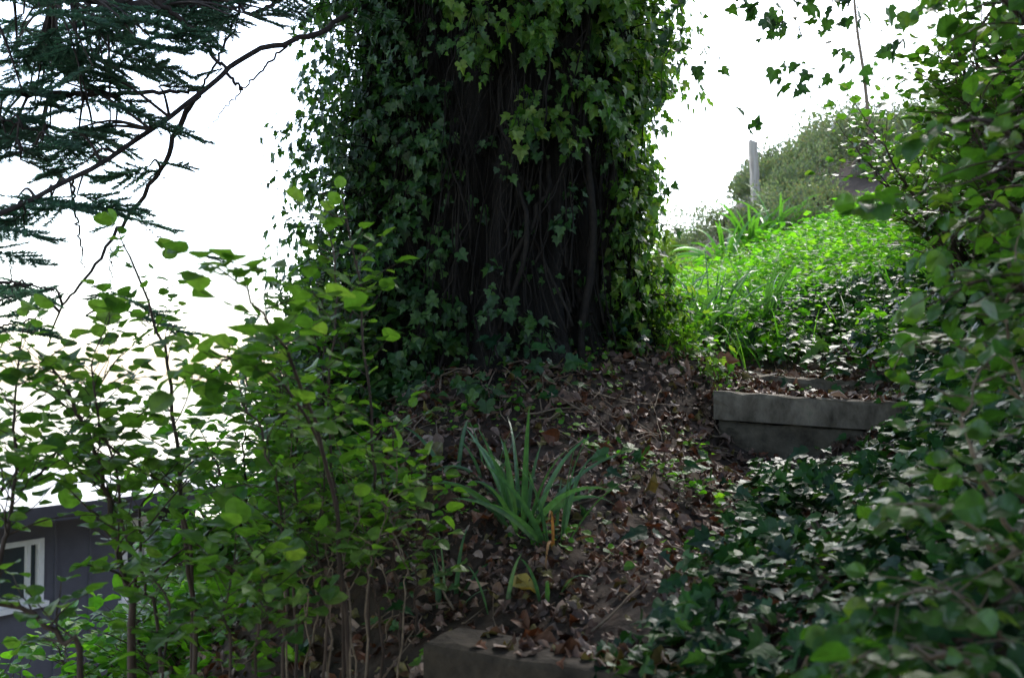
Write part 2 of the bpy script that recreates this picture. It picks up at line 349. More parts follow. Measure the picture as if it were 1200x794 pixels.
# ------------------------------------------------------------------ regions on the ground
poly_ivy = [G(*q) for q in ((700,800),(800,700),(870,610),(900,560),(1000,545),(1050,470),(1040,440),(1230,420),(1400,600),(1300,1000),(760,1000))]
poly_cov = [G(*q) for q in ((742,395),(800,420),(960,420),(1005,440),(1130,440))]+[(5,4.5),(8,8),(7,10.6),(4.2,10.8),(2.9,10.3),(1.6,11.2),(.9,10),(.7,5.2)]
def pts_in(x0, x1, y0, y1, n):
    x = rng.uniform(x0, x1, n); y = rng.uniform(y0, y1, n); return x, y
step_boxes = []
def lift(x, y):
    return H(x, y)
def ground_pts(x, y, up=0.): return np.stack([x, y, lift(x, y)+up], -1)
def rand_h(m):
    a = rng.uniform(0, 2*pi, m); return np.stack([np.cos(a), np.sin(a), np.zeros(m)], -1)
# leaf litter
x, y = pts_in(-2.2, 3.4, 1.3, 6.2, 50000)
keep = (vn(x, y, .5, 5)+.25*rng.random(len(x)) > .26) & (x > -1.7-.2*y+.4)
iv = poly_mask(x, y, poly_ivy); cv = poly_mask(x, y, poly_cov)
keep &= ~(iv & (rng.random(len(x)) < .45)) & ~(cv & (rng.random(len(x)) < .75))
x, y = x[keep], y[keep]; nn = HN(x, y); pos = ground_pts(x, y, rng.uniform(.0,.03,len(x)))
mb = MB(); scatter(mb, DEAD, pos, rand_h(len(x))+rng.normal(size=(len(x),3))*.25, nn+rng.normal(size=(len(x),3))*.45, rng.uniform(.017,.043,len(x))*np.where(rng.random(len(x)) < .06, 1.6, 1))
# leaves lying on the treads
for (A1, B1, dep, cnt) in ((P(495,753,2.3), None, .17, 170), (P(836,458,3.98), None, .26, 120), (P(856,436,4.5), None, .25, 80)):
    dvv = {2.3: (P(747,793,2.04)-A1), 3.98: (P(1032,470,3.82)-A1), 4.5: (P(968,444,4.42)-A1)}[round(float(A1[1]), 2)]
    if A1[1] < 3: dvv[2] = 0
    dvv /= np.linalg.norm(dvv); bk = np.array([-dvv[1], dvv[0], 0])
    t1 = rng.beta(2.2, 1.3, cnt)*(.9 if A1[1] < 3 else .7); t2 = rng.beta(1.6, 1.0, cnt)*dep
    pos = A1+t1[:,None]*dvv+t2[:,None]*bk+np.array([0,0,.006])
    scatter(mb, DEAD, pos, rand_h(cnt)+rng.normal(size=(cnt,3))*.15, np.array([0,0,1.])+rng.normal(size=(cnt,3))*.3, rng.uniform(.03,.06,cnt))
tag(mb.build('leaf_litter', M['litter']), 'brown fallen leaves covering the path and the mound', 'leaf litter', kind='stuff')
# small twigs on the litter
mb = MB()
for k in range(170):
    if k < 110: x0 = rng.uniform(-.9, 1.6); y0 = rng.uniform(2.1, 4.5)
    else: x0 = rng.normal(.15, .45); y0 = rng.normal(3.8, .15)
    a_ = rng.uniform(0, pi); L_ = rng.uniform(.06,.3); s_ = np.linspace(-.5,.5,5)
    xs = x0+cos(a_)*s_*L_+rng.normal(size=5)*.005; ys = y0+sin(a_)*s_*L_+rng.normal(size=5)*.005
    zz = H(xs, ys)+.02+rng.random()*.02; mb.tube(np.stack([xs, ys, zz], -1), np.linspace(.004,.0018,5)*rng.uniform(.5,1.3), 4)
tag(mb.build('fallen_twigs', M['twig']), 'thin dry twigs strewn over the fallen leaves', 'twigs', kind='stuff')
# ground ivy, right of the path
x, y = pts_in(-.7, 4, 1.0, 5.2, 40000)
iv = poly_mask(x, y, poly_ivy); dn = vn(x, y, .28, 9)
keep = iv & (dn+.35*rng.random(len(x)) > .34) | (~iv & (vn(x, y, .22, 11) > .62) & (rng.random(len(x)) < .13) & (y > 2.5) & (x < 2))
keep &= ~((x > .72) & (x < 1.5) & (y > 3.45) & (y < 4.9))
x, y = x[keep], y[keep]; m_ = len(x); nn = HN(x, y)
pos = ground_pts(x, y, rng.uniform(.01,.15,m_)*(.5+vn(x, y, .28, 9)))
mb = MB(); scatter(mb, IVY, pos, rand_h(m_)+nn*.1+np.array([-.1,-.5,-.2]), nn+rng.normal(size=(m_,3))*.62, rng.uniform(.03,.062,m_))
tag(mb.build('ground_ivy', M['ivy_ground']), 'glossy dark ivy creeping over the ground right of the path', 'ground ivy', kind='stuff')
# ivy creeping on the mound left of and under the tree
mb = MB(); x, y = pts_in(-1.6, 1.0, 2.6, 4.9, 9000)
q = np.hypot((x+.85)/.6, (y-3.9)/.95); keep = (q+.9*vn(x, y, .25, 14)+.5*rng.random(len(x)) < 1.2)
x, y = x[keep], y[keep]; m_ = len(x); nn = HN(x, y)
scatter(mb, IVY, ground_pts(x, y, rng.uniform(.02,.12,m_)), rand_h(m_)+np.array([0,-.5,-.3]), nn+rng.normal(size=(m_,3))*.4, rng.uniform(.04,.075,m_))
tag(mb.build('mound_ivy', M['ivy_dark']), 'dark ivy creeping over the mound at the left foot of the tree', 'ground ivy', kind='stuff')
# bright ground cover on the upper slope: upright little sprigs
x, y = pts_in(.4, 8, 4.3, 12.5, 30000)
keep = poly_mask(x, y, poly_cov) & (vn(x, y, .6, 21)+.3*rng.random(len(x)) > .42+.5*np.exp(-((x-1.95)**2/.25+(y-6.4)**2/.2))+.6*np.exp(-((x-2.3)**2/.3+(y-5.1)**2/.4))) & (rng.random(len(x)) < np.clip(7/y, .3, 1)) & ~((x < 1.15) & (y < 5.4) & (rng.random(len(x)) < .8))
x, y = x[keep], y[keep]; base = ground_pts(x, y); m_ = len(x)
hh = rng.uniform(.06,.34,m_)*(.5+1.1*vn(x, y, .5, 22))
pp = []; dd = []; n_ = []; ss = []
for k in range(8):
    a_ = rand_h(m_); f = (k+1)/8
    pp.append(base+np.stack([a_[:,0]*.03*rng.random(m_), a_[:,1]*.03*rng.random(m_), hh*f], -1)); dd.append(a_+np.array([0,0,.35])); n_.append(np.array([0,-.25,.8])+rng.normal(size=(m_,3))*.55-a_*.2); ss.append(rng.uniform(.022,.062,m_)*(.7+.6*vn(x, y, .9, 77)))
mb = MB(); pp = np.concatenate(pp); scatter(mb, [T_quad, LANCE[1], T_quad], pp, np.concatenate(dd), np.concatenate(n_), np.concatenate(ss)*np.clip(pp[:,1]/7,1,1.6))
tag(mb.build('ground_cover', M['cover']), 'bright green leafy ground cover over the slope above the steps', 'ground cover', kind='stuff')
mb = MB(); x, y = pts_in(-1.0, 1.3, 2.4, 4.4, 5200); k_ = (vn(x, y, .18, 61)+.25*rng.random(len(x)) > .86); x, y = x[k_], y[k_]; m_ = len(x); nn = HN(x, y)
scatter(mb, OVAL+[T_quad], ground_pts(x, y, rng.uniform(.02,.06,m_)), rand_h(m_)+nn*.3, nn+rng.normal(size=(m_,3))*.4, rng.uniform(.014,.032,m_))
tag(mb.build('seedlings', M['cover']), 'tiny green seedlings dotted through the fallen leaves', 'seedlings', kind='stuff')
# ivy patch showing dark and glossy in the green slope
mb = MB(); c_ = G(955, 372); e_ = G(1050, 400)
x = np.concatenate([c_[0]+rng.normal(size=900)*.18, e_[0]+.15+rng.normal(size=2600)*.38]); y = np.concatenate([c_[1]+rng.normal(size=900)*.3, e_[1]+rng.normal(size=2600)*.55]); nn = HN(x, y)
scatter(mb, IVY, ground_pts(x, y, rng.uniform(.02,.2,3500)), rand_h(3500)+np.array([0,-.5,-.2]), nn+rng.normal(size=(3500,3))*.5, rng.uniform(.035,.065,3500))
tag(mb.build('ivy_patch', M['ivy_ground']), 'dark glossy ivy spreading through the right part of the bright slope above the steps', 'ground ivy', kind='stuff')
# grass blades through the cover
mb = MB()
for _ in range(1500):
    q = [rng.uniform(.7, 4.5), rng.uniform(4.7, 10)]
    if not poly_mask(np.array([q[0]]), np.array([q[1]]), poly_cov)[0]: continue
    a_ = rng.uniform(0, 6.28); blade(mb, (q[0], q[1], float(H(q[0], q[1]))), (cos(a_)*.4, sin(a_)*.4, 1), rng.uniform(.15,.4), rng.uniform(.006,.014), rng.uniform(.3,1.2), 4)
tag(mb.build('slope_grass', M['blade_b']), 'grass blades sticking up through the green cover on the slope', 'grass', kind='stuff')
# understorey cover filling the left bank
x, y = pts_in(-6, -.5, 2.0, 8.5, 22000)
keep = (x < -.45-.12*(y-2)) & (vn(x, y, .7, 31)+.4*rng.random(len(x)) > .3)
x, y = x[keep], y[keep]; base = ground_pts(x, y); m_ = len(x); hh = rng.uniform(.03,.22,m_)*(.3+vn(x, y, .8, 33))
mb = MB(); scatter(mb, OVAL, base+np.stack([0*x, 0*x, hh], -1), rand_h(m_)+np.array([0,0,.1]), np.array([0,0,1.])+rng.normal(size=(m_,3))*.4, rng.uniform(.03,.06,m_))
tag(mb.build('bank_cover', M['shrub2']), 'low bright leafy growth covering the bank that drops away on the left', 'ground cover', kind='stuff')

# ------------------------------------------------------------------ the ivy-clad tree
TC = np.array([-.1, 4.75, 0.])
gz = float(H(TC[0], TC[1]-.5))
def trunk_r(th, z):
    h = z-1.55
    r = .57+.30*np.exp(-np.maximum(h,0)/.22)*(1+.35*np.cos(5*th+.6))+.02*np.cos(3*th+z)-.012*np.maximum(h,0)
    return r+.030*np.cos(17*th+2*np.sin(z*1.3))+.018*np.cos(29*th+3*np.sin(z*.9+1))
def lean(z): return np.stack([TC[0]+.03*(z-1.5), TC[1]+0*z, z], -1)
tree = thing('ivy_clad_tree', 'big dark tree trunk wrapped in ivy with drooping needle-leaved limbs on its left', 'tree', (TC[0], TC[1], gz))
mb = MB(); zs = np.concatenate([np.linspace(1.0, 2.2, 30), np.linspace(2.3, 9, 40)]); th = np.linspace(0, 2*pi, 97)[:-1]
ZZ, TH = np.meshgrid(zs, th, indexing='ij'); R_ = trunk_r(TH, ZZ)+(vn(TH*6, ZZ*2, .6, 41)-.5)*.05
R_ = R_*np.clip((10.5-ZZ)/7, .25, 1)
c = lean(ZZ); V = np.stack([c[...,0]+R_*np.cos(TH), c[...,1]+R_*np.sin(TH), ZZ], -1).reshape(-1,3)
nz_, nt_ = ZZ.shape; i = np.arange(nz_-1)[:,None]*nt_; j = np.arange(nt_)[None]; j2 = (j+1) % nt_
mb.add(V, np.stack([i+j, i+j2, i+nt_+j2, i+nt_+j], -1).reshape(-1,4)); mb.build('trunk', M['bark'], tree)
# needle spray template
def frond(L_=.26, seed=0):
    r = np.random.default_rng(seed); pos = []; d = []; nr = []; sz = []; tw = []
    def run(p0, dr, ln, cnt):
        tw.append((p0, p0+dr*ln))
        for k in range(cnt):
            f = k/cnt; p = p0+dr*ln*f
            side = np.cross(dr, [0,0,1.]); 
            for s_ in (-1, 1):
                pos.append(p); d.append(nrm(side*s_*.9+dr*.8+np.array([0,0,r.normal()*.35]))); nr.append(np.array([0,0,1.])+r.normal(size=3)*.3); sz.append(.021*(1-.35*f)*r.uniform(.8,1.2))
            pos.append(p); d.append(nrm(dr+np.array([0,0,.5])+r.normal(size=3)*.2)); nr.append(r.normal(size=3)); sz.append(.02)
    ax = np.array([1.,0,-.12]); run(np.zeros(3), nrm(ax), L_, 60)
    for k in range(10):
        f = (k+.5)/11; s_ = 1 if k % 2 else -1
        run(ax*L_*f, nrm(np.array([.75, s_*.7, -.1+r.normal()*.1])), L_*.55*(1-f*.6), 30)
    return np.array(pos), np.array(d), np.array(nr), np.array(sz), tw
FR = [frond(.26, s) for s in range(3)]
TN = (np.array([(-.09,0,0),(.09,0,0),(.08,.7,.0),(0,1,-.02),(-.08,.7,0)]), [(0,1,2,3,4)])
def put_fronds(mbn, mbt, p, dirn, scale):
    ps, d, nr, sz, tw = FR[rng.integers(0, 3)]; dirn = nrm(np.array(dirn)); up = nrm(np.array([rng.normal()*.25, rng.normal()*.25, 1.]))
    yv = nrm(np.cross(up, dirn)); zv = np.cross(dirn, yv); R = np.stack([dirn, yv, zv], 1)
    inst(mbn, TN, p+ps@R.T*scale, d@R.T, nr@R.T, sz*min(scale, 1.2)*1.1)
    for a_, b_ in tw: mbt.tube(np.array([p+R@a_*scale, p+R@b_*scale]), [.0022,.001], 3, False)
def limb(pixpts, r0, r1, fr, name='limb', down=None):
    pts = np.array([P(*q) for q in pixpts]); sp = spline(pts, 40)
    sp[1:-1] += rng.normal(size=(38,3))*.004
    mb = MB(); mb.tube(sp, np.linspace(r0, r1, 40)**1.0, 8); mbn = MB(); any_ = False
    for (u, v, d, dx, sc) in fr:
        p = P(u, v, d); k = int(np.argmin(((sp-p)**2).sum(1))); q = sp[k]
        if np.linalg.norm(q-p) > .04:       # side twig out to the spray
            mid = (q+p)/2+np.array([0,0,.03]); mb.tube(spline([q, mid, p], 8), np.linspace(.006,.003,8), 4, False)
        put_fronds(mbn, mb, p, (dx, rng.normal()*.35, -.12+rng.normal()*.1), sc); any_ = True
    o = mb.build(name, M['limb'], tree)
    if any_: mbn.build('needles', M['needle'], o)
    return o
def cloud(u0, u1, v0, v1, d0, d1, cnt, sc=(.7,1.2)):
    return [(rng.uniform(u0,u1), rng.uniform(v0,v1), rng.uniform(d0,d1), rng.choice([-1,1])*rng.uniform(.5,1), rng.uniform(*sc)) for _ in range(cnt)]
limb([(430,5,4.4),(385,32,4.1),(345,48,3.95),(290,65,3.8),(245,102,3.65),(150,172,3.4),(90,207,3.2),(0,252,3.0),(-80,290,2.9)], .012, .007,
     cloud(60,200,60,170,3.2,3.8,10,(.5,.9))+[(60,232,3.2,-1,1),(20,232,3.1,1,1),(60,235,3.2,1,1.1),(90,228,3.3,1,.9),(30,250,3.1,-1,.8),(100,190,3.4,-1,.7),(85,235,3.2,-1,1.0),(-10,265,3.0,1,.9),(-20,290,3,1,.8)])
limb([(240,104,3.66),(222,125,3.7),(205,160,3.75),(185,205,3.8),(150,252,3.85),(128,285,3.85),(98,330,3.85),(72,360,3.9),(58,402,3.95)], .012, .003,
     [(150,255,3.85,1,.75),(135,262,3.85,-1,.4),(185,190,3.8,1,.6),(175,195,3.8,-1,.8),(190,200,3.8,-1,1.0),(75,345,3.9,-1,.9),(60,340,3.9,-1,1),(20,335,3.9,-1,.8),(105,335,3.85,1,.3)])
limb([(350,-45,4.1),(250,-2,3.8),(150,5,3.5),(60,-8,3.3),(-60,-5,3.1)], .028, .014,
     cloud(0,190,0,85,3.1,3.8,30,(.8,1.2))+cloud(-30,130,60,150,3.1,3.8,14,(.7,1.0))+cloud(190,320,-10,25,3.4,3.9,14,(.5,.9)))
limb([(360,-30,4.0),(300,15,3.8),(270,-5,3.7)], .012, .004, cloud(230,300,5,30,3.5,3.8,4,(.5,.7)))
limb([(150,-20,3.3),(220,30,3.4),(268,88,3.4),(285,105,3.4)], .010, .004, [(262,80,3.4,-1,.4)])
limb([(-40,110,3.3),(60,110,3.5),(130,110,3.6),(200,108,3.7),(235,104,3.7)], .012, .006, cloud(-20,150,95,195,3.3,3.8,13,(.6,1)))
limb([(290,-10,3.9),(278,15,3.85),(262,55,3.8),(240,95,3.75),(225,125,3.72)], .006, .004, [])
limb([(340,48,3.95),(310,80,3.9),(283,105,3.9),(262,130,3.9),(238,155,3.9)], .005, .0015, [])
limb([(85,206,3.3),(88,250,3.4),(95,290,3.5),(98,315,3.5)], .005, .002, [])
limb([(178,200,3.8),(192,208,3.8),(228,232,3.8)], .002, .001, [])
limb([(160,255,3.85),(175,270,3.8),(200,285,3.7),(235,298,3.6)], .0025, .0012, [(232,298,3.6,1,.45)])
limb([(0,330,3.6),(40,335,3.7),(80,345,3.8)], .006, .002, [(70,335,3.8,-1,.9),(40,332,3.7,-1,.9),(20,340,3.7,1,.7)])
limb([(-30,385,3.4),(10,380,3.5),(50,372,3.6)], .005, .002, [(20,382,3.5,-1,.8),(0,385,3.5,1,.8),(10,375,3.5,1,.6)])
limb([(130,290,3.8),(130,330,3.8),(125,380,3.8)], .003, .001, [(128,342,3.8,-1,.4),(130,342,3.8,1,.9),(150,365,3.8,1,1.0),(170,362,3.8,1,.6),(100,370,3.8,1,.5)])
limb([(12,300,3.5),(14,340,3.5),(10,400,3.5)], .003, .001, [(12,345,3.5,1,.6),(10,395,3.5,-1,.6)])
limb([(0,140,3.2),(50,160,3.3),(0,190,3.2)], .003, .001, cloud(-10,60,130,190,3.2,3.4,10,(.5,.9)))
# treetop limbs and foliage out of frame, plus a leaf screen added for shade
for k in range(9):
    a_ = k*2*pi/9+.3; z0 = 5.2+rng.random()*2.3; c0 = np.array([TC[0]+.05, TC[1], z0]); L_ = rng.uniform(3, 4.6)
    e = c0+np.array([cos(a_)*L_, sin(a_)*L_, .5]); mb = MB(); mb.tube(spline([c0, (c0+e)/2+np.array([0,0,.5]), e], 14), np.linspace(.12,.02,14), 8); mb.build('limb', M['limb'], tree)
m_ = 26000; a_ = rng.uniform(0, 2*pi, m_); rr = np.sqrt(rng.random(m_)); zz = rng.uniform(-1, 1, m_)
cx = rr*np.cos(a_)*5.0*np.sqrt(1-zz**2*.8)-.1; cy = 3.6+rr*np.sin(a_)*5.2*np.sqrt(1-zz**2*.8); cz = 7.2+zz*2.0
keep = (vn(cx+cz*.7, cy-cz*.6, .9, 51) > .38) & (cz-1.6 > .43*cy)
pos = np.stack([cx, cy, cz], -1)[keep]
shade_screen = np.stack([rng.uniform(-4, 4, 9000), rng.uniform(-2.6, -1.2, 9000), rng.uniform(1.0, 6.5, 9000)], -1)  # leaf sheet behind the camera, added to darken the trunk front
shade_screen = shade_screen[vn(shade_screen[:,0]+shade_screen[:,2]*.4, shade_screen[:,2], .8, 53) > .25]; pos = np.concatenate([pos, shade_screen]); m_ = len(pos)
mb = MB(); scatter(mb, [T_quad], pos, rand_h(m_)+np.array([0,0,-.2]), np.array([0,0,1.])+rng.normal(size=(m_,3))*.5, rng.uniform(.16,.34,m_)); mb.build('crown_and_shade_screen', M['crown_and_shade_screen'], tree)

# ------------------------------------------------------------------ climbing ivy
ivy = thing('climbing_ivy', 'ivy climbing the big trunk, thick dark stems in front and leafy masses on both sides', 'ivy', (TC[0]-.3, TC[1]-.6, float(H(TC[0]-.3, TC[1]-.6))))
def surf(th, z, off=0.):
    r = float(trunk_r(np.array(th), np.array(z)))+off; c = lean(np.array(z)); return np.array([c[0]+r*cos(th), c[1]+r*sin(th), z])
for k in range(88):
    th0 = radians(rng.uniform(-175, -5)); z0 = rng.uniform(1.55, 1.9) if k < 60 else rng.uniform(1.8,2.6); z1 = rng.uniform(2.6, 4.6); pts = []; w0 = rng.uniform(0,6); am = rng.uniform(.02,.16); sl = rng.normal()*.2
    nn_ = 22; off = rng.uniform(.0,.07)
    for q in range(nn_):
        f = q/(nn_-1); z = z0+(z1-z0)*f
        pts.append(surf(th0+am*sin(w0+f*rng.uniform(6,7.5))+sl*f, z, off+.02*sin(w0+f*9)+(.06 if k % 5 == 0 else 0)*sin(f*pi)))
    mb = MB(); r_ = rng.uniform(.003,.008) if k % 9 else rng.uniform(.012,.020)
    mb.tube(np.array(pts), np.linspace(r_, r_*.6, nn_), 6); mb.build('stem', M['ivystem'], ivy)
hair = MB()
for k in range(420):
    th0 = radians(rng.uniform(-178, -2)); z0 = rng.uniform(1.5, 3.4); z1 = z0+rng.uniform(.4, 1.5); w0 = rng.uniform(0,6); sl = rng.normal()*.22; off = rng.uniform(.005,.09); am = rng.uniform(.01,.07)
    hair.tube(np.array([surf(th0+am*sin(w0+f*8)+sl*f, z0+(z1-z0)*f, off+.02*sin(w0*2+f*7)) for f in np.linspace(0, 1, 12)]), np.linspace(.0032,.0014,12)*rng.uniform(.6,1.4), 4, False)
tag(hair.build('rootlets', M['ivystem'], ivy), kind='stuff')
def shoots(cnt, th_rng, z_rng, len_rng, nleaf, size, out=.8, droop=.5, keepf=None, mbs=None, mbt=None, edge=0.):
    P_, D_, N_, S_ = [], [], [], []
    for _ in range(cnt):
        th = radians(rng.uniform(*th_rng)); z = rng.uniform(*z_rng)
        if keepf and not keepf(th, z): continue
        p = surf(th, z, .01); L_ = rng.uniform(*len_rng); dr = nrm(np.array([cos(th), sin(th), 0])*out+np.array([rng.normal()*.35, rng.normal()*.35, rng.uniform(-.1,.5)]))
        k = max(3, int(nleaf*L_/len_rng[1])); pts = [p]
        for q in range(k):
            dr = nrm(dr+np.array([0,0,-droop/k])+rng.normal(size=3)*.12); pts.append(pts[-1]+dr*L_/k)
        pts = np.array(pts)
        if mbt is not None: mbt.tube(pts, np.linspace(.0035,.0012,len(pts)), 4, False)
        for q in range(1, len(pts)):
            for s_ in range(2):
                side = rng.normal(size=3); t_ = nrm(pts[q]-pts[q-1]); side = nrm(side-t_*np.dot(side, t_))
                lp = pts[q]+side*rng.uniform(.015,.05); P_.append(lp)
                outw = nrm(np.array([cos(th), sin(th), .35]))
                N_.append(outw*.9+np.array([0,0,.3])+rng.normal(size=3)*.4); D_.append(side*.6+np.array([0,0,-.8])+t_*.2+rng.normal(size=3)*.25); S_.append(rng.uniform(*size))
    scatter(mbs, IVY, P_, np.array(D_), np.array(N_), np.array(S_))
mbt = MB()
mL = MB()   # left mass
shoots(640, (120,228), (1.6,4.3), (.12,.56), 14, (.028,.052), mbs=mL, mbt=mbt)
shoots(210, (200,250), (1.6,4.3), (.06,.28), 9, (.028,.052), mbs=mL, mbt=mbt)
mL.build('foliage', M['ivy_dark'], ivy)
mR = MB()   # right mass, in the sunlit leaf colour
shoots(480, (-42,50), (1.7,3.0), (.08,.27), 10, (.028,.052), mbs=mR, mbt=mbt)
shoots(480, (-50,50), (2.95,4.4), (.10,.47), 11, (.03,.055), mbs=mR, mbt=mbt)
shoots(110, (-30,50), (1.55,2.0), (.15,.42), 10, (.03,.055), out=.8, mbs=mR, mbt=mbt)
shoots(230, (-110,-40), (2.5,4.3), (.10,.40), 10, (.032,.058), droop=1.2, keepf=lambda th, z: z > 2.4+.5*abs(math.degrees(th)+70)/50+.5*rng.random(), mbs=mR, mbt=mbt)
mR.build('foliage', M['ivy_sunlit'], ivy)
mF = MB()   # sparse leaves over the dark front and round the foot
shoots(150, (-165,-30), (1.7,4.2), (.03,.14), 4, (.026,.05), mbs=mF, mbt=mbt)
shoots(85, (-170,-75), (1.5,1.9), (.05,.2), 5, (.028,.055), mbs=mF, mbt=mbt)
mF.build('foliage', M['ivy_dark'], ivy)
mbt.build('shoots', M['ivystem'], ivy)

# ------------------------------------------------------------------ generic leafy shrub
def grow(mbw, mbl, sp, rad, n_tw, tw_len, leaf, tmpl, t0=.3, spacing=.03, up=.25, bias=None, leafn=None, second=0, flat=.3, droop=.15, stemleaf=False):
    n = len(sp); r0, r1 = rad; mbw.tube(sp, np.linspace(r0, r1, n), 6)
    P_, D_, N_, S_ = [], [], [], []
    def twig(p, dr, L_, r, lvl):
        k = max(3, int(L_/spacing)); pts = [p]; d_ = dr
        for q in range(k):
            d_ = nrm(d_+np.array([0,0,-droop/k])+rng.normal(size=3)*.09); pts.append(pts[-1]+d_*L_/k)
        pts = np.array(pts); mbw.tube(pts, np.linspace(r, max(.0008, r*.4), len(pts)), 4, False)
        for q in range(1, len(pts)):
            if rng.random() < .12: continue
            t_ = nrm(pts[q]-pts[q-1]); side = nrm(np.cross(t_, [0,0,1.])+1e-4)*(1 if q % 2 else -1)
            D_.append(side*.9+t_*.7+rng.normal(size=3)*.3); N_.append(np.array([0,0,1.])+rng.normal(size=3)*flat)
            P_.append(pts[q]+side*.008); S_.append(rng.uniform(*leaf)*(1 if q < len(pts)-1 else 1.1))
            if lvl and rng.random() < .3: twig(pts[q], nrm(side+t_*.6+np.array([0,0,rng.normal()*.3])), L_*.45, r*.6, 0)
        P_.append(pts[-1]); D_.append(d_); N_.append(np.array([0,0,1.])+rng.normal(size=3)*flat); S_.append(leaf[1])
    for k in range(n_tw):
        f = t0+(1-t0)*(k+rng.random())/n_tw; i_ = min(n-2, int(f*(n-1))); p = sp[i_]+(sp[i_+1]-sp[i_])*(f*(n-1)-i_)
        t_ = nrm(sp[min(n-1,i_+1)]-sp[max(0,i_-1)]); a_ = rng.uniform(0, 2*pi)
        h = np.array([cos(a_), sin(a_), 0])+(np.array(bias) if bias is not None else 0)
        twig(p, nrm(h+t_*.5+np.array([0,0,up])), rng.uniform(*tw_len)*(1.15-.6*f), max(.0015, (r0+(r1-r0)*f)*.45), second)
    twig(sp[-1], nrm(sp[-1]-sp[-2]), tw_len[0]*.8, r1, 0)
    scatter(mbl, tmpl, P_, np.array(D_), np.array(N_), np.array(S_))
def shrub(name, label, cat, stems, mat, leafmat, group=None, base=None, **kw):
    """stems: list of (world points, r0, r1, n_twigs)"""
    b = np.array(stems[0][0][0]) if base is None else base
    t_ = thing(name, label, cat, b, group); mbl = MB()
    for pts, r0, r1, nt_ in stems:
        mbw = MB(); sp = spline(pts, 18); sp[1:-1] += rng.normal(size=(16,3))*.004
        grow(mbw, mbl, sp, (r0, r1), nt_, mbl and kw['tw_len'], kw['leaf'], kw.get('tmpl', OVAL), **{k: v for k, v in kw.items() if k not in ('tw_len','leaf','tmpl')})
        mbw.build('stem', M[mat], t_)
    mbl.build('foliage', M[leafmat], t_)
    return t_
def Q(lst): return [P(*q) for q in lst]
def root(u, d, v=None):
    """a point on the ground in the pixel column u at distance d"""
    x = (u-600)/F*d; return np.array([x, d, float(H(x, d))-.03])
def stem_from(u0, d0, lst): return [root(u0, d0)]+Q(lst)
GL = 'leafy saplings on the left bank'
# S1: tall sapling crossing the house
shrub('sapling', 'tall sapling with a straight reddish stem before the dark end of the grey house', 'sapling',
      [(stem_from(228,2.7,[(228,720,2.7),(214,610,2.7),(206,500,2.75),(196,420,2.75),(180,370,2.75),(152,300,2.7)]), 0.0075, .003, 18),
       (stem_from(226,2.72,[(226,690,2.7),(210,590,2.68),(150,540,2.6),(80,480,2.5),(20,440,2.45)]), 0.0054, .002, 21)], 'stem', 'shrub', GL, tw_len=(.12,.38), leaf=(0.0273,0.0459), t0=.35, spacing=0.0294)
shrub('sapling', 'multi-stemmed sapling with the thickest dark stems, before the tall white-framed window', 'sapling',
      [(stem_from(158,2.5,[(155,740,2.5),(150,690,2.5),(132,620,2.5),(122,560,2.5),(100,500,2.45),(60,430,2.4)]), 0.0109, .003, 25),
       (stem_from(165,2.55,[(160,740,2.55),(152,640,2.5),(140,590,2.5),(132,540,2.45),(110,470,2.4),(112,410,2.4)]), 0.0054, .002, 22),
       (stem_from(190,2.6,[(188,735,2.6),(165,680,2.6),(165,600,2.65),(190,560,2.7)]), 0.0061, .002, 12)], 'stem', 'shrub', GL, tw_len=(.12,.36), leaf=(0.0273,0.0475), t0=.3, spacing=0.0294)
shrub('sapling', 'sapling with a bare stem arching out to the left edge across the grey house wall', 'sapling',
      [(stem_from(108,2.1,[(95,790,2.1),(70,750,2.1),(40,722,2.1),(0,708,2.1),(-70,700,2.1)]), 0.0075, .004, 15)], 'stem', 'shrub', GL, tw_len=(.1,.25), leaf=(0.0265,0.0435), t0=.3, spacing=0.0271)
shrub('sapling', 'leafy sapling filling the left edge above the house roof', 'sapling',
      [(stem_from(-10,2.3,[(-5,700,2.3),(10,620,2.3),(20,540,2.35),(15,470,2.35),(25,400,2.4)]), 0.0068, .002, 30),
       (stem_from(-30,2.4,[(-20,640,2.4),(40,560,2.5),(90,500,2.6),(130,430,2.6)]), 0.0054, .002, 27)], 'stem', 'shrub', GL, tw_len=(.12,.36), leaf=(0.0273,0.0459), t0=.3, spacing=0.0294)
shrub('sapling', 'sapling leaning left with large round leaves against the white sky beside the trunk', 'sapling',
      [(stem_from(420,2.35,[(398,660,2.3),(385,560,2.2),(362,480,2.1),(330,405,2.0),(295,350,1.95),(262,318,1.9)]), 0.0061, .002, 17),
       (stem_from(410,2.4,[(395,620,2.3),(375,520,2.2),(330,450,2.1),(275,420,2.05),(240,440,2.0)]), 0.0041, .002, 15)], 'stem', 'shrub', GL, tw_len=(.10,.24), leaf=(0.0341,0.0514), t0=.4, spacing=0.0310)
shrub('sapling', 'thin upright sapling with grey stem in front of the left edge of the ivy', 'sapling',
      [(stem_from(430,2.5,[(432,680,2.5),(440,560,2.5),(430,440,2.5),(420,330,2.5),(405,250,2.5)]), 0.0054, .002, 21),
       (stem_from(405,2.5,[(400,680,2.5),(390,560,2.5),(385,450,2.5),(395,350,2.5),(390,290,2.5)]), 0.0048, .002, 18)], 'stem', 'shrub', GL, tw_len=(.08,.24), leaf=(0.0257,0.0435), t0=.4, spacing=0.0279)
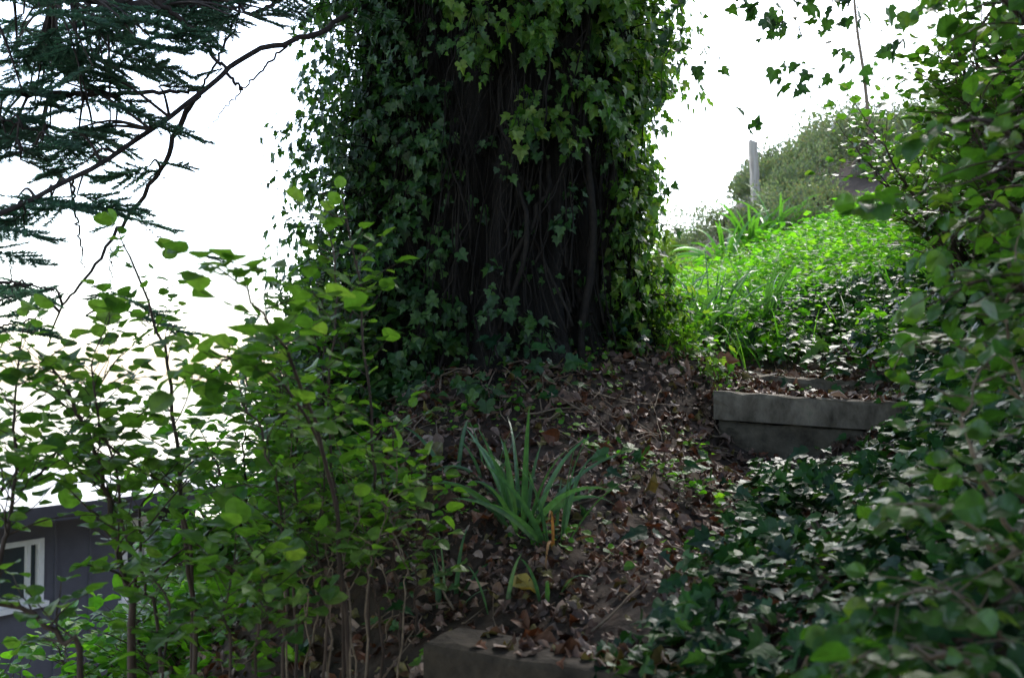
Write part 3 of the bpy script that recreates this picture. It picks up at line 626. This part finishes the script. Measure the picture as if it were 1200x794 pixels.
shrub('sapling', 'slender sapling with sparse twigs in the middle of the left thicket', 'sapling',
      [(stem_from(330,2.4,[(335,700,2.4),(330,600,2.4),(310,520,2.4),(285,470,2.4)]), 0.0054, .002, 22),
       (stem_from(350,2.5,[(345,700,2.5),(350,610,2.5),(345,540,2.5),(350,480,2.5)]), 0.0048, .002, 20)], 'stem', 'shrub', GL, tw_len=(.10,.28), leaf=(0.0257,0.0435), t0=.3, spacing=0.0279)
shrub('sapling', 'low bushy sapling with bare brown stems to the left of the strappy clump', 'sapling',
      [(stem_from(470,2.6,[(468,700,2.6),(455,620,2.6),(450,560,2.6),(465,500,2.6)]), 0.0048, .002, 18),
       (stem_from(490,2.6,[(488,700,2.6),(490,620,2.6),(500,560,2.6)]), 0.0041, .002, 15),
       (stem_from(450,2.5,[(445,720,2.5),(425,640,2.5),(405,590,2.5)]), 0.0041, .002, 15),
       (stem_from(380,2.4,[(380,720,2.4),(372,640,2.4),(380,560,2.4)]), 0.0048, .002, 15)], 'stem', 'shrub', GL, tw_len=(.08,.24), leaf=(0.0227,0.0396), t0=.35, spacing=0.0263)
shrub('sapling', 'short sapling with pale undersided leaves low down at the bottom left', 'sapling',
      [(stem_from(270,2.1,[(268,770,2.1),(262,720,2.1),(275,660,2.1)]), 0.0041, .002, 16),
       (stem_from(300,2.1,[(300,770,2.1),(315,710,2.1),(300,650,2.1)]), 0.0041, .002, 16),
       (stem_from(190,2.2,[(190,780,2.1),(200,740,2.1),(190,690,2.1)]), 0.0034, .002, 11)], 'stem', 'shrub', GL, tw_len=(.10,.24), leaf=(0.0273,0.0475), t0=.2, spacing=0.0279)
thick = []
for k in range(11):
    u = 335+k*12.5+rng.normal()*5; d = rng.uniform(2.3, 2.8); tv = rng.uniform(500, 630)
    thick.append((stem_from(u+rng.normal()*6, d, [(u+rng.normal()*5, 700, d), (u+rng.normal()*10, 640 if tv < 600 else 670, d), (u+rng.normal()*18-10, tv, d)]), rng.uniform(.002,.004), .0012, 8))
shrub('brush', 'thicket of thin almost bare brown stems left of the strap-leaved tufts', 'brushwood', thick, 'twig', 'shrub', None, tw_len=(.05,.14), leaf=(.026,.04), t0=.55, spacing=.03)
# denser bushes behind them, on the bank
def bush(u, d, topv, wid, label, leafmat='shrub2', ns=7, tw=16, leaf=(.03,.05), name='leafy_bush', cat='bush', group='leafy bushes on the left bank', tmpl=OVAL, tw_len=(.12,.32), second=0, flat=.4, spacing=.034, r0=.008, leanx=0):
    b = root(u, d); st_ = []
    for k in range(ns):
        a_ = rng.uniform(0, 2*pi); rr = wid*math.sqrt(rng.random()); top = P(u, topv, d)[2]*rng.uniform(.85,1.0) if False else b[2]+(P(u, topv, d)[2]-b[2])*rng.uniform(.6,1)
        e = np.array([b[0]+cos(a_)*rr+leanx, b[1]+sin(a_)*rr*.8, top]); b2 = b+np.array([cos(a_)*.06, sin(a_)*.06, 0])
        mid = b2*.5+e*.5+np.array([cos(a_)*rr*.1, sin(a_)*rr*.1, (top-b[2])*.12]); st_.append(([b2, mid, e], r0, .002, tw))
    return shrub(name, label, cat, st_, 'stem', leafmat, group, base=b, tw_len=tw_len, leaf=leaf, tmpl=tmpl, t0=.15, second=second, flat=flat, spacing=spacing)
bush(310, 3.6, 500, .38, 'bright green bush at the right end of the grey house, lower than its roof')
bush(360, 3.8, 400, .4, 'bright bush leaning against the left edge of the ivy')
bush(262, 4.6, 640, .45, 'low bright bush just right of the dark end of the house')
bush(340, 3.0, 620, .35, 'dense low bush between the thicket stems and the mound')
bush(420, 3.3, 560, .25, 'small bush at the left foot of the mound')
bush(130, 3.6, 745, .4, 'low bush at the foot of the grey house wall')
bush(205, 3.2, 720, .3, 'low bush under the tall white-framed window')
bush(395, 4.2, 300, .28, 'tall loose bush just left of the trunk against the sky', 'shrub', ns=5, tw=18)

# ------------------------------------------------------------------ strap-leaved clumps
def clump(b, label, nb, Lr, wr, spread, mat='blade', dead=0, name='strap_leaved_plant', group='strap-leaved clumps', cat='plant', droop=(.1,.9)):
    t_ = thing(name, label, cat, b, group)
    for k in range(nb+dead):
        a_ = rng.uniform(0, 2*pi); s_ = rng.uniform(.05, spread); mb = MB(); bb = np.array(b)+np.array([cos(a_)*.03, sin(a_)*.03, -.01])
        dd_ = k >= nb
        blade(mb, bb, (cos(a_)*s_, sin(a_)*s_, 1 if not dd_ else .5), rng.uniform(*Lr)*(1 if not dd_ else .6), rng.uniform(*wr)*(1 if not dd_ else .6), rng.uniform(*droop)+(1 if dd_ else 0))
        mb.build('leaf', M['straw' if dd_ else mat], t_)
    return t_
clump(G(612,622), 'big tuft of upright blue-green strap leaves on the leafy mound', 22, (.28,.44), (.016,.026), .8, dead=2)
clump(G(650,640), 'tuft of strap leaves with orange dead blades, right of the biggest tuft', 10, (.24,.38), (.014,.022), .7, dead=4)
clump(G(525,715), 'dark strap-leaved tuft just above the left end of the bottom step', 8, (.12,.24), (.012,.02), .6, dead=1)
clump(G(582,712), 'single curved strap leaf rising behind the bottom step', 2, (.12,.19), (.014,.018), .3)
clump(G(642,700), 'few short strap leaves beside the yellow fallen leaf', 3, (.12,.22), (.012,.018), .5)
clump(G(575,560), 'thin arching strap leaves left of the biggest tuft', 5, (.12,.24), (.008,.014), .9)
clump(G(532,560), 'lone dark upright strap leaves higher on the mound at the thicket edge', 3, (.18,.28), (.012,.016), .5)
for (u, v, lb) in ((775,405,'glossy strap-leaved clump at the right foot of the ivy trunk'),(800,412,'strap-leaved clump beside the small white tag'),(835,404,'strap-leaved clump behind the topmost step, left of its middle'),(757,380,'strap-leaved clump tucked against the ivy on the right of the trunk'),(893,400,'short strap-leaved clump in the green above the topmost step')):
    clump(G(u, v), lb, 24, (.4,.65), (.018,.03), .8, group='strap-leaved clumps by the trunk')
for (u, v, lb) in ((850,318,'bright strap-leaved clump on the slope, left of the two below the post'),(880,305,'bright strap-leaved clump directly below the wooden post'),(915,297,'bright strap-leaved clump on the slope right below the post')):
    clump(G(u, v), lb, 30, (.6,1.0), (.04,.065), 1.0, 'blade_b', dead=1, group='bright strap-leaved clumps below the post', droop=(.4,1.3))
# ------------------------------------------------------------------ far hillside shrubs
def mound_proto(mat, seed, h=1.3, w_=1.3, cnt=5200, size=(.045,.085), tmpl=(T_quad,)):
    r = np.random.default_rng(seed); th = r.uniform(0, 2*pi, cnt); ph = np.arccos(r.uniform(0, 1, cnt)); k = 7
    lob = sum(np.exp(-((th-r.uniform(0, 2*pi)+pi) % (2*pi)-pi)**2/.3-(ph-r.uniform(.2,1.4))**2/.15)*.3 for _ in range(k))
    rr = (.62+lob)*r.uniform(.6,.98,cnt)
    pos = np.stack([np.cos(th)*np.sin(ph)*rr*w_, np.sin(th)*np.sin(ph)*rr*w_, np.cos(ph)*rr*h], -1)
    d = nrm(pos)+r.normal(size=(cnt,3))*.4+np.array([0,0,.5]); nn_ = r.normal(size=(cnt,3))*.7+nrm(pos)*.5+np.array([0,0,.3])
    mb = MB(); inst(mb, tmpl[0], pos, d, nn_, r.uniform(*size, cnt)); mf = mb
    ms = MB()
    for q in range(9):
        a_ = r.uniform(0, 2*pi); s_ = r.uniform(.2,.8); ms.tube(spline([(0,0,-.1),(cos(a_)*s_*.3*w_, sin(a_)*s_*.3*w_, h*.35),(cos(a_)*s_*w_*.7, sin(a_)*s_*w_*.7, h*.6)], 7), np.linspace(.03,.006,7), 5)
    return mf, ms, mat
protos = []
for mt, sd_, kw in (('grey',1,{}),('grey',2,dict(h=1.1,w_=1.5)),('grey',3,dict(h=1.5,w_=1.1)),('lime',4,dict(h=1.1,w_=1.0)),('shrub',5,dict(h=1.2,w_=1.2))):
    mf, ms, mt = mound_proto(mt, sd_, **kw)
    r_ = thing('hillside_shrub', 'proto', 'shrub', (0,0,0)); f_ = mf.build('foliage', M[mt], r_); s_ = ms.build('stem', M['stem'], r_); protos.append((r_, f_, s_))
def put_far(k, x, y, s_, label, group):
    r0_, f0, s0 = protos[k]; r_ = r0_.copy(); COL.objects.link(r_); r_.location = (x, y, float(H(x, y))-.05); r_.rotation_euler = (0,0,rng.uniform(0, 6.28)); r_.scale = (s_,)*3
    r_['label'] = label; r_['group'] = group
    for c_ in (f0, s0):
        q = c_.copy(); COL.objects.link(q); q.parent = r_
    return r_
GREY = 'grey-green shrubs on the far hillside'
ORD = ['first','second','third','fourth','fifth','sixth','seventh','eighth','ninth','tenth','eleventh','twelfth']
cnt_ = {}
for row, yy in enumerate((11.2, 12.7, 14.4, 16.2, 18.1, 20.2)):
    rowl = []
    for xx in np.arange(.2, 12, .95):
        x = xx+rng.normal()*.25; y = yy+rng.normal()*.3; u = 600+x/y*F
        if 745 < u < 1230: rowl.append((x, y, u))
    for q, (x, y, u) in enumerate(sorted(rowl, key=lambda a: a[2])):
        k = int(rng.integers(0, 3)); s_ = rng.uniform(.72, .95)*(.62 if row == 0 else .85 if row == 1 else 1)*((.8 if row < 3 else .62) if u < 830 else .8 if u < 890 else .95)
        wh = '%s from the left in the %s row up the far hillside' % (ORD[q], ORD[row])
        if u < 825 and row < 4: put_far(3, x, y, s_, 'pale lime shrub, '+wh, 'lime shrubs on the far hillside')
        elif row == 0 and u > 1040: put_far(4, x, y, s_, 'green shrub, '+wh, 'green shrubs on the far hillside')
        else: put_far(k, x, y, s_, 'grey-green shrub, '+wh, GREY)
for r_, f_, s_ in protos:
    for q in (f_, s_, r_): bpy.data.objects.remove(q, do_unlink=True)
# dry grass fringe at the foot of the hillside
mb = MB(); 
for _ in range(900):
    u = rng.uniform(790, 1060); d = rng.uniform(9.8, 11.2); b = root(u, d); a_ = rng.uniform(0, 6.28); blade(mb, b, (cos(a_)*.3, sin(a_)*.3, 1), rng.uniform(.15,.4), .012, .5, 3)
tag(mb.build('dry_grass', M['lime']), 'fringe of pale grass between the green slope and the hillside shrubs', 'grass', kind='stuff')
# yellow flowering tuft
b = G(945,255); t_ = thing('flowering_plant', 'small yellow-flowering plant at the foot of the hillside shrubs', 'plant', b)
mb = MB(); pos = b+rng.normal(size=(90,3))*np.array([.22,.2,.1])+np.array([0,0,.25]); scatter(mb, [T_quad], pos, rand_h(90)+np.array([0,0,.5]), rng.normal(size=(90,3))+np.array([0,0,1]), rng.uniform(.04,.08,90)); mb.build('foliage', M['yellow'], t_)
mb = MB(); pos = b+rng.normal(size=(160,3))*np.array([.22,.2,.1])+np.array([0,0,.15]); scatter(mb, [T_quad], pos, rand_h(160)+np.array([0,0,.5]), rng.normal(size=(160,3))+np.array([0,0,1]), rng.uniform(.05,.09,160)); mb.build('foliage', M['lime'], t_)
# wooden post
b = root(889, 13.4); top = P(882,166,13.4); mb = MB(); ax = top-b
V = []; hw = .052
for f in np.linspace(0, 1, 12):
    c_ = b+ax*f; j_ = rng.normal()*.003
    for sx, sy in ((-1,-1),(-.7,-1.12),(.7,-1.12),(1,-1),(1,1),(-1,1)): V.append(c_+np.array([sx*hw+j_, sy*hw, 0 if f < 1 else -.02*sx]))
Fs = [(6*i+j, 6*i+(j+1) % 6, 6*i+6+(j+1) % 6, 6*i+6+j) for i in range(11) for j in range(6)]+[tuple(66+j for j in range(6))]
mb.add(V, Fs, False); o = mb.build('wooden_post', M['post'], loc=b); tag(o, 'bare pale wooden post leaning slightly, standing among the hillside shrubs', 'post')

# ------------------------------------------------------------------ right-hand bushes
GR = 'bushes on the right bank'
# fine-leaved bush further back
bush(1160, 4.9, 120, .7, 'fine-leaved bush filling the right side behind the nearer big leaves', 'right', ns=20, tw=26, leaf=(.025,.045), group=GR, tw_len=(.2,.45), r0=.012)
bush(1150, 6.2, 150, .5, 'fine-leaved bush where the hillside meets the right edge thicket', 'right', ns=14, tw=24, leaf=(.03,.05), group=GR, tw_len=(.2,.45), r0=.012)
bush(1222, 4.0, -60, .6, 'tall dark bush at the right edge reaching above the frame', 'right', ns=24, tw=30, leaf=(.026,.046), group=GR, tw_len=(.2,.5), r0=.014)
# near arching shrub with larger leaves
near = []
for (u0, d0, L_) in ((1290,2.3,[(1315,400,2.2),(1265,150,2.1),(1195,20,2.0),(1135,-20,1.95)]),
                     (1300,2.5,[(1335,300,2.4),(1255,60,2.3),(1165,-30,2.2),(1125,-20,2.1)]),
                     (1280,2.1,[(1305,420,2.0),(1245,230,1.9),(1175,150,1.85),(1120,140,1.8)]),
                     (1280,2.3,[(1315,450,2.2),(1255,300,2.1),(1185,240,2.05),(1135,260,2.0)]),
                     (1320,2.6,[(1345,200,2.5),(1285,10,2.5),(1215,-60,2.4),(1145,40,2.4)]),
                     (1270,2.2,[(1295,480,2.0),(1245,380,1.9),(1195,330,1.8),(1145,330,1.75)]),
                     (1310,2.6,[(1335,250,2.6),(1275,120,2.6),(1225,60,2.6),(1165,90,2.6)])):
    near.append((stem_from(u0, d0, L_), .012, .003, 24))
shrub('arching_shrub', 'nearest arching shrub with big drooping leaves hanging into the top right corner', 'shrub', near, 'stem', 'right', GR, tw_len=(.10,.30), leaf=(.026,.042), t0=.3, spacing=.026, flat=.8, droop=.9, tmpl=OVAL+LANCE+OVAL[:2])
# low arching shrub with glossy leaves, lower right
low = []
for (u0, d0, L_) in ((1230,1.7,[(1200,640,1.65),(1150,560,1.6),(1130,500,1.6),(1145,440,1.6)]),
                     (1240,1.6,[(1210,720,1.55),(1160,640,1.5),(1110,600,1.5),(1060,590,1.5)]),
                     (1220,1.5,[(1190,760,1.5),(1130,700,1.45),(1080,690,1.45),(1020,720,1.45)]),
                     (1250,1.8,[(1240,560,1.8),(1200,460,1.8),(1180,380,1.8),(1190,300,1.8)]),
                     (1260,2.1,[(1230,520,2.1),(1160,430,2.1),(1100,400,2.1),(1060,410,2.1)]),
                     (1180,1.4,[(1160,790,1.4),(1110,770,1.35),(1050,760,1.35),(1000,790,1.35)])):
    low.append((stem_from(u0, d0, L_), .006, .0018, 17))
shrub('trailing_shrub', 'low trailing shrub with glossy sky-reflecting leaves spilling in at the lower right', 'shrub', low, 'twig', 'right', GR, tw_len=(.06,.18), leaf=(.024,.042), t0=.35, spacing=.028, flat=.5, droop=.6)
mb = MB(); sp = spline([root(1080,1.75)+np.array([0,0,.03]), P(1120,735,1.7), P(1165,680,1.65), P(1215,610,1.6), P(1290,500,1.6)], 20); mb.tube(sp, np.linspace(.007,.005,20), 7)
for k in (6, 11, 15): mb.tube(spline([sp[k], sp[k]+np.array([.03,0,.06]), sp[k]+np.array([.05,-.02,.13])], 5), np.linspace(.003,.001,5), 5, False)
o = mb.build('bramble_cane', M['twig'], loc=sp[0]); tag(o, 'bare pale bramble cane slanting up through the lower right corner', 'bramble')
# big-leaf sprig hanging in front of the slope
shrub('hanging_sprig', 'sprig of a few big blurred leaves hanging close in front of the green slope', 'sprig',
      [([P(1290,120,1.9), P(1180,190,1.8), P(1080,225,1.75), P(1010,235,1.7)], .0025, .001, 3)], 'stem', 'right', tw_len=(.03,.05), leaf=(.025,.036), t0=.7, spacing=.03, flat=.9, droop=1.2)

# ------------------------------------------------------------------ hanging ivy trails over the sky
def trail(lst, label, nleaf, size=(.035,.06), r=.0015, skip=.2, side=.03, name='hanging_ivy_trail', group='ivy trails hanging over the sky'):
    sp = spline(Q(lst), 30); b = sp[0]; t_ = thing(name, label, 'ivy', b, group); mb = MB(); mb.tube(sp, np.full(30, r), 5)
    P_, D_, N_, S_ = [], [], [], []
    for k in range(nleaf):
        f = rng.uniform(skip, 1); i_ = int(f*29); p = sp[i_]+rng.normal(size=3)*side; P_.append(p)
        mb.tube(np.array([sp[i_], p]), [r*.5, r*.4], 3, False)
        D_.append(np.array([0,0,-.7])+rng.normal(size=3)*.5); N_.append(np.array([0,-.6,.5])+rng.normal(size=3)*.6); S_.append(rng.uniform(*size))
    mb.build('stem', M['ivystem'], t_); ml = MB(); scatter(ml, IVY, P_, np.array(D_), np.array(N_), np.array(S_)); ml.build('leaves', M['ivy_dark'], t_)
trail([(840,-90,3.6),(862,-20,3.6),(880,12,3.6),(905,25,3.6),(885,42,3.6)], 'leafy ivy trail hanging at the top, nearest left of the thickest cluster', 26)
trail([(930,-90,3.5),(950,-20,3.5),(935,15,3.5),(908,30,3.5)], 'thickest cluster of ivy leaves hanging at the top edge over the sky', 26, side=.04)
trail([(960,-90,3.6),(978,-20,3.6),(970,20,3.6),(990,10,3.6),(1000,-5,3.6)], 'ivy trail at the top edge just left of the thin bare stem', 16)
trail([(900,-90,3.7),(920,40,3.7),(928,75,3.7),(942,98,3.7),(970,105,3.7)], 'sparse ivy trail hanging lowest in the middle of the sky', 16, side=.04, skip=.45)
trail([(985,-90,3.7),(975,20,3.7),(985,50,3.7),(978,72,3.7)], 'few small ivy leaves hanging beside the thin bare stem', 7, side=.04, skip=.5)
trail([(850,-90,3.8),(845,20,3.8),(835,70,3.8),(830,95,3.8)], 'ivy trail of few leaves halfway between the trunk and the post', 7, side=.04, skip=.5)
trail([(870,-90,3.8),(878,60,3.8),(877,150,3.8)], 'thread of ivy ending in two leaves right above the wooden post', 4, skip=.96, side=.02, r=.0007)
trail([(765,-60,4.2),(790,-10,4.2),(800,30,4.2),(778,70,4.2),(775,100,4.2)], 'ivy trail fringing the upper right edge of the trunk', 22, side=.05)
trail([(735,190,4.3),(768,208,4.3),(785,222,4.3)], 'short ivy spray poking out into the sky from the right of the trunk', 9, (.03,.05), skip=.4)
trail([(1050,-90,3.3),(1052,10,3.3),(1045,45,3.3),(1040,60,3.3)], 'ivy trail hanging at the edge of the right bush', 10, side=.03, skip=.4)
trail([(355,120,4.2),(335,165,4.2),(318,195,4.2),(312,220,4.2)], 'thin curling ivy spray sticking out left of the trunk into the sky', 12, (.02,.035), skip=.3, side=.02)
# thin bare upright stem against the sky
mb = MB(); sp = spline(Q([(1022,180,13.0),(1018,140,13.0),(1012,85,13.0),(1004,30,13.0),(996,-60,13.0)]), 24); sp = np.vstack([root(1032,13.0), sp]); mb.tube(sp, np.linspace(.032,.018,25), 6)
t_ = thing('bare_sapling', 'thin bare pinkish stem rising into the sky beside the right bush', 'sapling', sp[0]); mb.build('stem', M['twig'], t_)
ml = MB(); pos = P(1010,85,13)+rng.normal(size=(8,3))*.12; scatter(ml, IVY, pos, rand_h(8)-np.array([0,0,.5]), rng.normal(size=(8,3)), rng.uniform(.1,.16,8)); ml.build('leaves', M['ivy_dark'], t_)

# ------------------------------------------------------------------ small things
b = G(824,420)+np.array([0,0,.03]); mb = MB(); mb.box(b+np.array([0,0,.015]), (.062,.006,.026), rz=.15, rx=-.5)
t_ = thing('plant_tag', 'small blank white tag lying in the green behind the topmost step', 'tag', b); mb.build('plate', M['tagm'], t_)
mb = MB(); mb.tube(np.array([b+np.array([-.028,0,.014]), b+np.array([-.036,.004,-.05])]), [.003,.002], 5); mb.build('spike', M['tagm'], t_)
b = G(620,702)+np.array([0,0,.03]); mb = MB(); inst(mb, DEAD[0], [b-np.array([.05,0,0])], [(1,.1,.15)], [(0,-.4,1)], [.085])
o = mb.build('fallen_leaf', M['yleaf'], loc=b); tag(o, 'large yellow fallen leaf above the bottom step', 'leaf')
b = G(668,480)+np.array([0,0,.03]); mb = MB(); inst(mb, DEAD[2], [b-np.array([.05,0,0])], [(1,.2,.1)], [(0,-.5,1)], [.11])
o = mb.build('fallen_leaf', M['litter'], loc=b); tag(o, 'large curled brown fallen leaf high on the mound below the trunk', 'leaf')

# ------------------------------------------------------------------ the grey house down the bank
A0 = P(15,605,10.0); B0 = P(240,577,12.1); EZ = .18; d2 = np.array([B0[0]-A0[0], B0[1]-A0[1], 0]); d2 /= np.linalg.norm(d2)
nrmw = np.array([d2[1], -d2[0], 0])            # outward, towards the camera side
org = np.array([A0[0], A0[1], EZ])-nrmw*.35
rzh = math.atan2(d2[1], d2[0])
def HP(s_, o_, z): return org+d2*s_+nrmw*o_+np.array([0,0,z])   # along wall, outward, above eave
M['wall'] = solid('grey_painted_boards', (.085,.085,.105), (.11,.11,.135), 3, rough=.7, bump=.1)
M['roof'] = solid('dark_roofing', (.03,.03,.033), (.06,.06,.062), 12, bump=.4)
M['roofp'] = solid('pale_roof_membrane', (.5,.5,.5), (.62,.62,.6), 5, bump=.1)
M['frame'] = solid('white_paint', (.68,.68,.68), (.8,.8,.8), 8, rough=.5, bump=.05)
M['dark'] = solid('shaded_boards_and_trim', (.03,.03,.038), (.045,.045,.055), 3, bump=.1)  # shade on the end wall put into the colour; fascia shares it
M['curtain'] = solid('pale_curtain', (.35,.33,.3), (.5,.48,.45), 6, stretch=(12,12,.4), bump=.5)
mg, t, o = mat_base('window_glass'); p = t.nodes.new('ShaderNodeBsdfPrincipled'); p.inputs['Base Color'].default_value = (.03,.045,.05,1); p.inputs['Roughness'].default_value = .05; t.links.new(p.outputs[0], o.inputs[0]); M['glass'] = mg
zb = -3.1
def s_at(u):   # wall coordinate seen in pixel column u
    k = (u-600)/F; return (k*org[1]-org[0])/(d2[0]-k*d2[1])
sc_ = s_at(183); se = s_at(232)
house = thing('grey_house', 'dark grey single-storey house down the bank on the left, behind the saplings', 'house', HP(0, 0, zb))
w1a, w1b = s_at(-75), s_at(54); w2a, w2b = s_at(146), s_at(179)
def zpx(v, s_): q = HP(s_, 0, 0); return 1.6-(v-440)/F*q[1]-EZ
w1t, w1bt = zpx(628, w1b), zpx(700, w1b); w2t, w2bt = zpx(607, w2a), zpx(700, w2a)
def wbox(mb, s0, s1, z0, z1, th=.12, o_=0.): mb.box(HP((s0+s1)/2, o_-th/2, (z0+z1)/2), (s1-s0, th, z1-z0), rz=rzh)
mb = MB(); s0 = -6.0
wbox(mb, s0, w1a, zb, 0); wbox(mb, w1a, w1b, zb, w1bt); wbox(mb, w1a, w1b, w1t, 0); wbox(mb, w1b, w2a, zb, 0); wbox(mb, w2a, w2b, zb, w2bt); wbox(mb, w2a, w2b, w2t, 0); wbox(mb, w2b, sc_, zb, 0)
for k in np.arange(s0, sc_, .42):       # vertical battens, part of the cladding
    if not (w1a-.1 < k < w1b+.1) and not (w2a-.1 < k < w2b+.1): mb.box(HP(k, .008, zb/2), (.035, .016, -zb-.01), rz=rzh)
mb.build('wall', M['wall'], house)
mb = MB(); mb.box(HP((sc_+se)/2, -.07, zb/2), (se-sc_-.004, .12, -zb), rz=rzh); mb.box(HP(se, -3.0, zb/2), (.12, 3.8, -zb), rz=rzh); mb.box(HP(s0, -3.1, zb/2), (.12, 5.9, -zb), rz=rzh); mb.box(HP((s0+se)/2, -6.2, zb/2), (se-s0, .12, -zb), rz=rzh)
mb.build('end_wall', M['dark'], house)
mb = MB(); mb.box(HP((s0+se)/2, -2.9, .05), (se-s0+.5, 6.9, .09), rz=rzh); rf = mb.build('roof', M['roofp'], house)
mb = MB(); mb.box(HP((s0+se)/2, .575, .03), (se-s0+.55, .03, .16), rz=rzh); mb.build('fascia', M['dark'], rf)
def window(s0, s1, z0, z1, mull, inside):
    f_ = MB(); t_ = .055
    for (a_, b_, c_, d_) in ((s0, s0+t_, z0, z1),(s1-t_, s1, z0, z1),(s0+t_, s1-t_, z0, z0+t_),(s0+t_, s1-t_, z1-t_, z1)): wbox(f_, a_, b_, c_, d_, .09, .03)
    for m_ in mull: wbox(f_, s0+(s1-s0)*m_-.02, s0+(s1-s0)*m_+.02, z0+t_, z1-t_, .05, .012)
    fr = f_.build('window', M['frame'], house); g_ = MB(); wbox(g_, s0+t_, s1-t_, z0+t_, z1-t_, .01, -.045); g_.build('pane', M['glass'], fr)
    sl_ = MB(); wbox(sl_, s0-.04, s1+.04, z0-.06, z0-.003, .12, .07); sl_.build('sill', M['frame'], fr)
    if inside: 
        c_ = MB(); wbox(c_, s0+(s1-s0)*.55, s1-t_-.01, z0+t_+.01, z1-t_-.01, .004, -.036); c_.build('curtain', M['curtain'], fr)
window(w1a, w1b, w1bt, w1t, (.33,.86), False); window(w2a, w2b, w2bt, w2t, (.5,), True)
mb = MB(); ra, rb = s_at(122), s_at(175); rz0 = zpx(742, ra); rz1 = zpx(705, ra)
wbox(mb, ra, rb, rz1-.04, rz1, .05, .5); wbox(mb, ra, rb, rz0, rz0+.04, .05, .5)
for k in np.linspace(ra+.05, rb-.05, 9): wbox(mb, k-.012, k+.012, rz0+.04, rz1-.04, .025, .49)
wbox(mb, ra-.05, ra, zb, rz1+.02, .05, .5); wbox(mb, rb, rb+.05, zb, rz1+.02, .05, .5); mb.build('railing', M['frame'], house)
for o in bpy.data.objects:
    if '_w' in o: del o['_w']
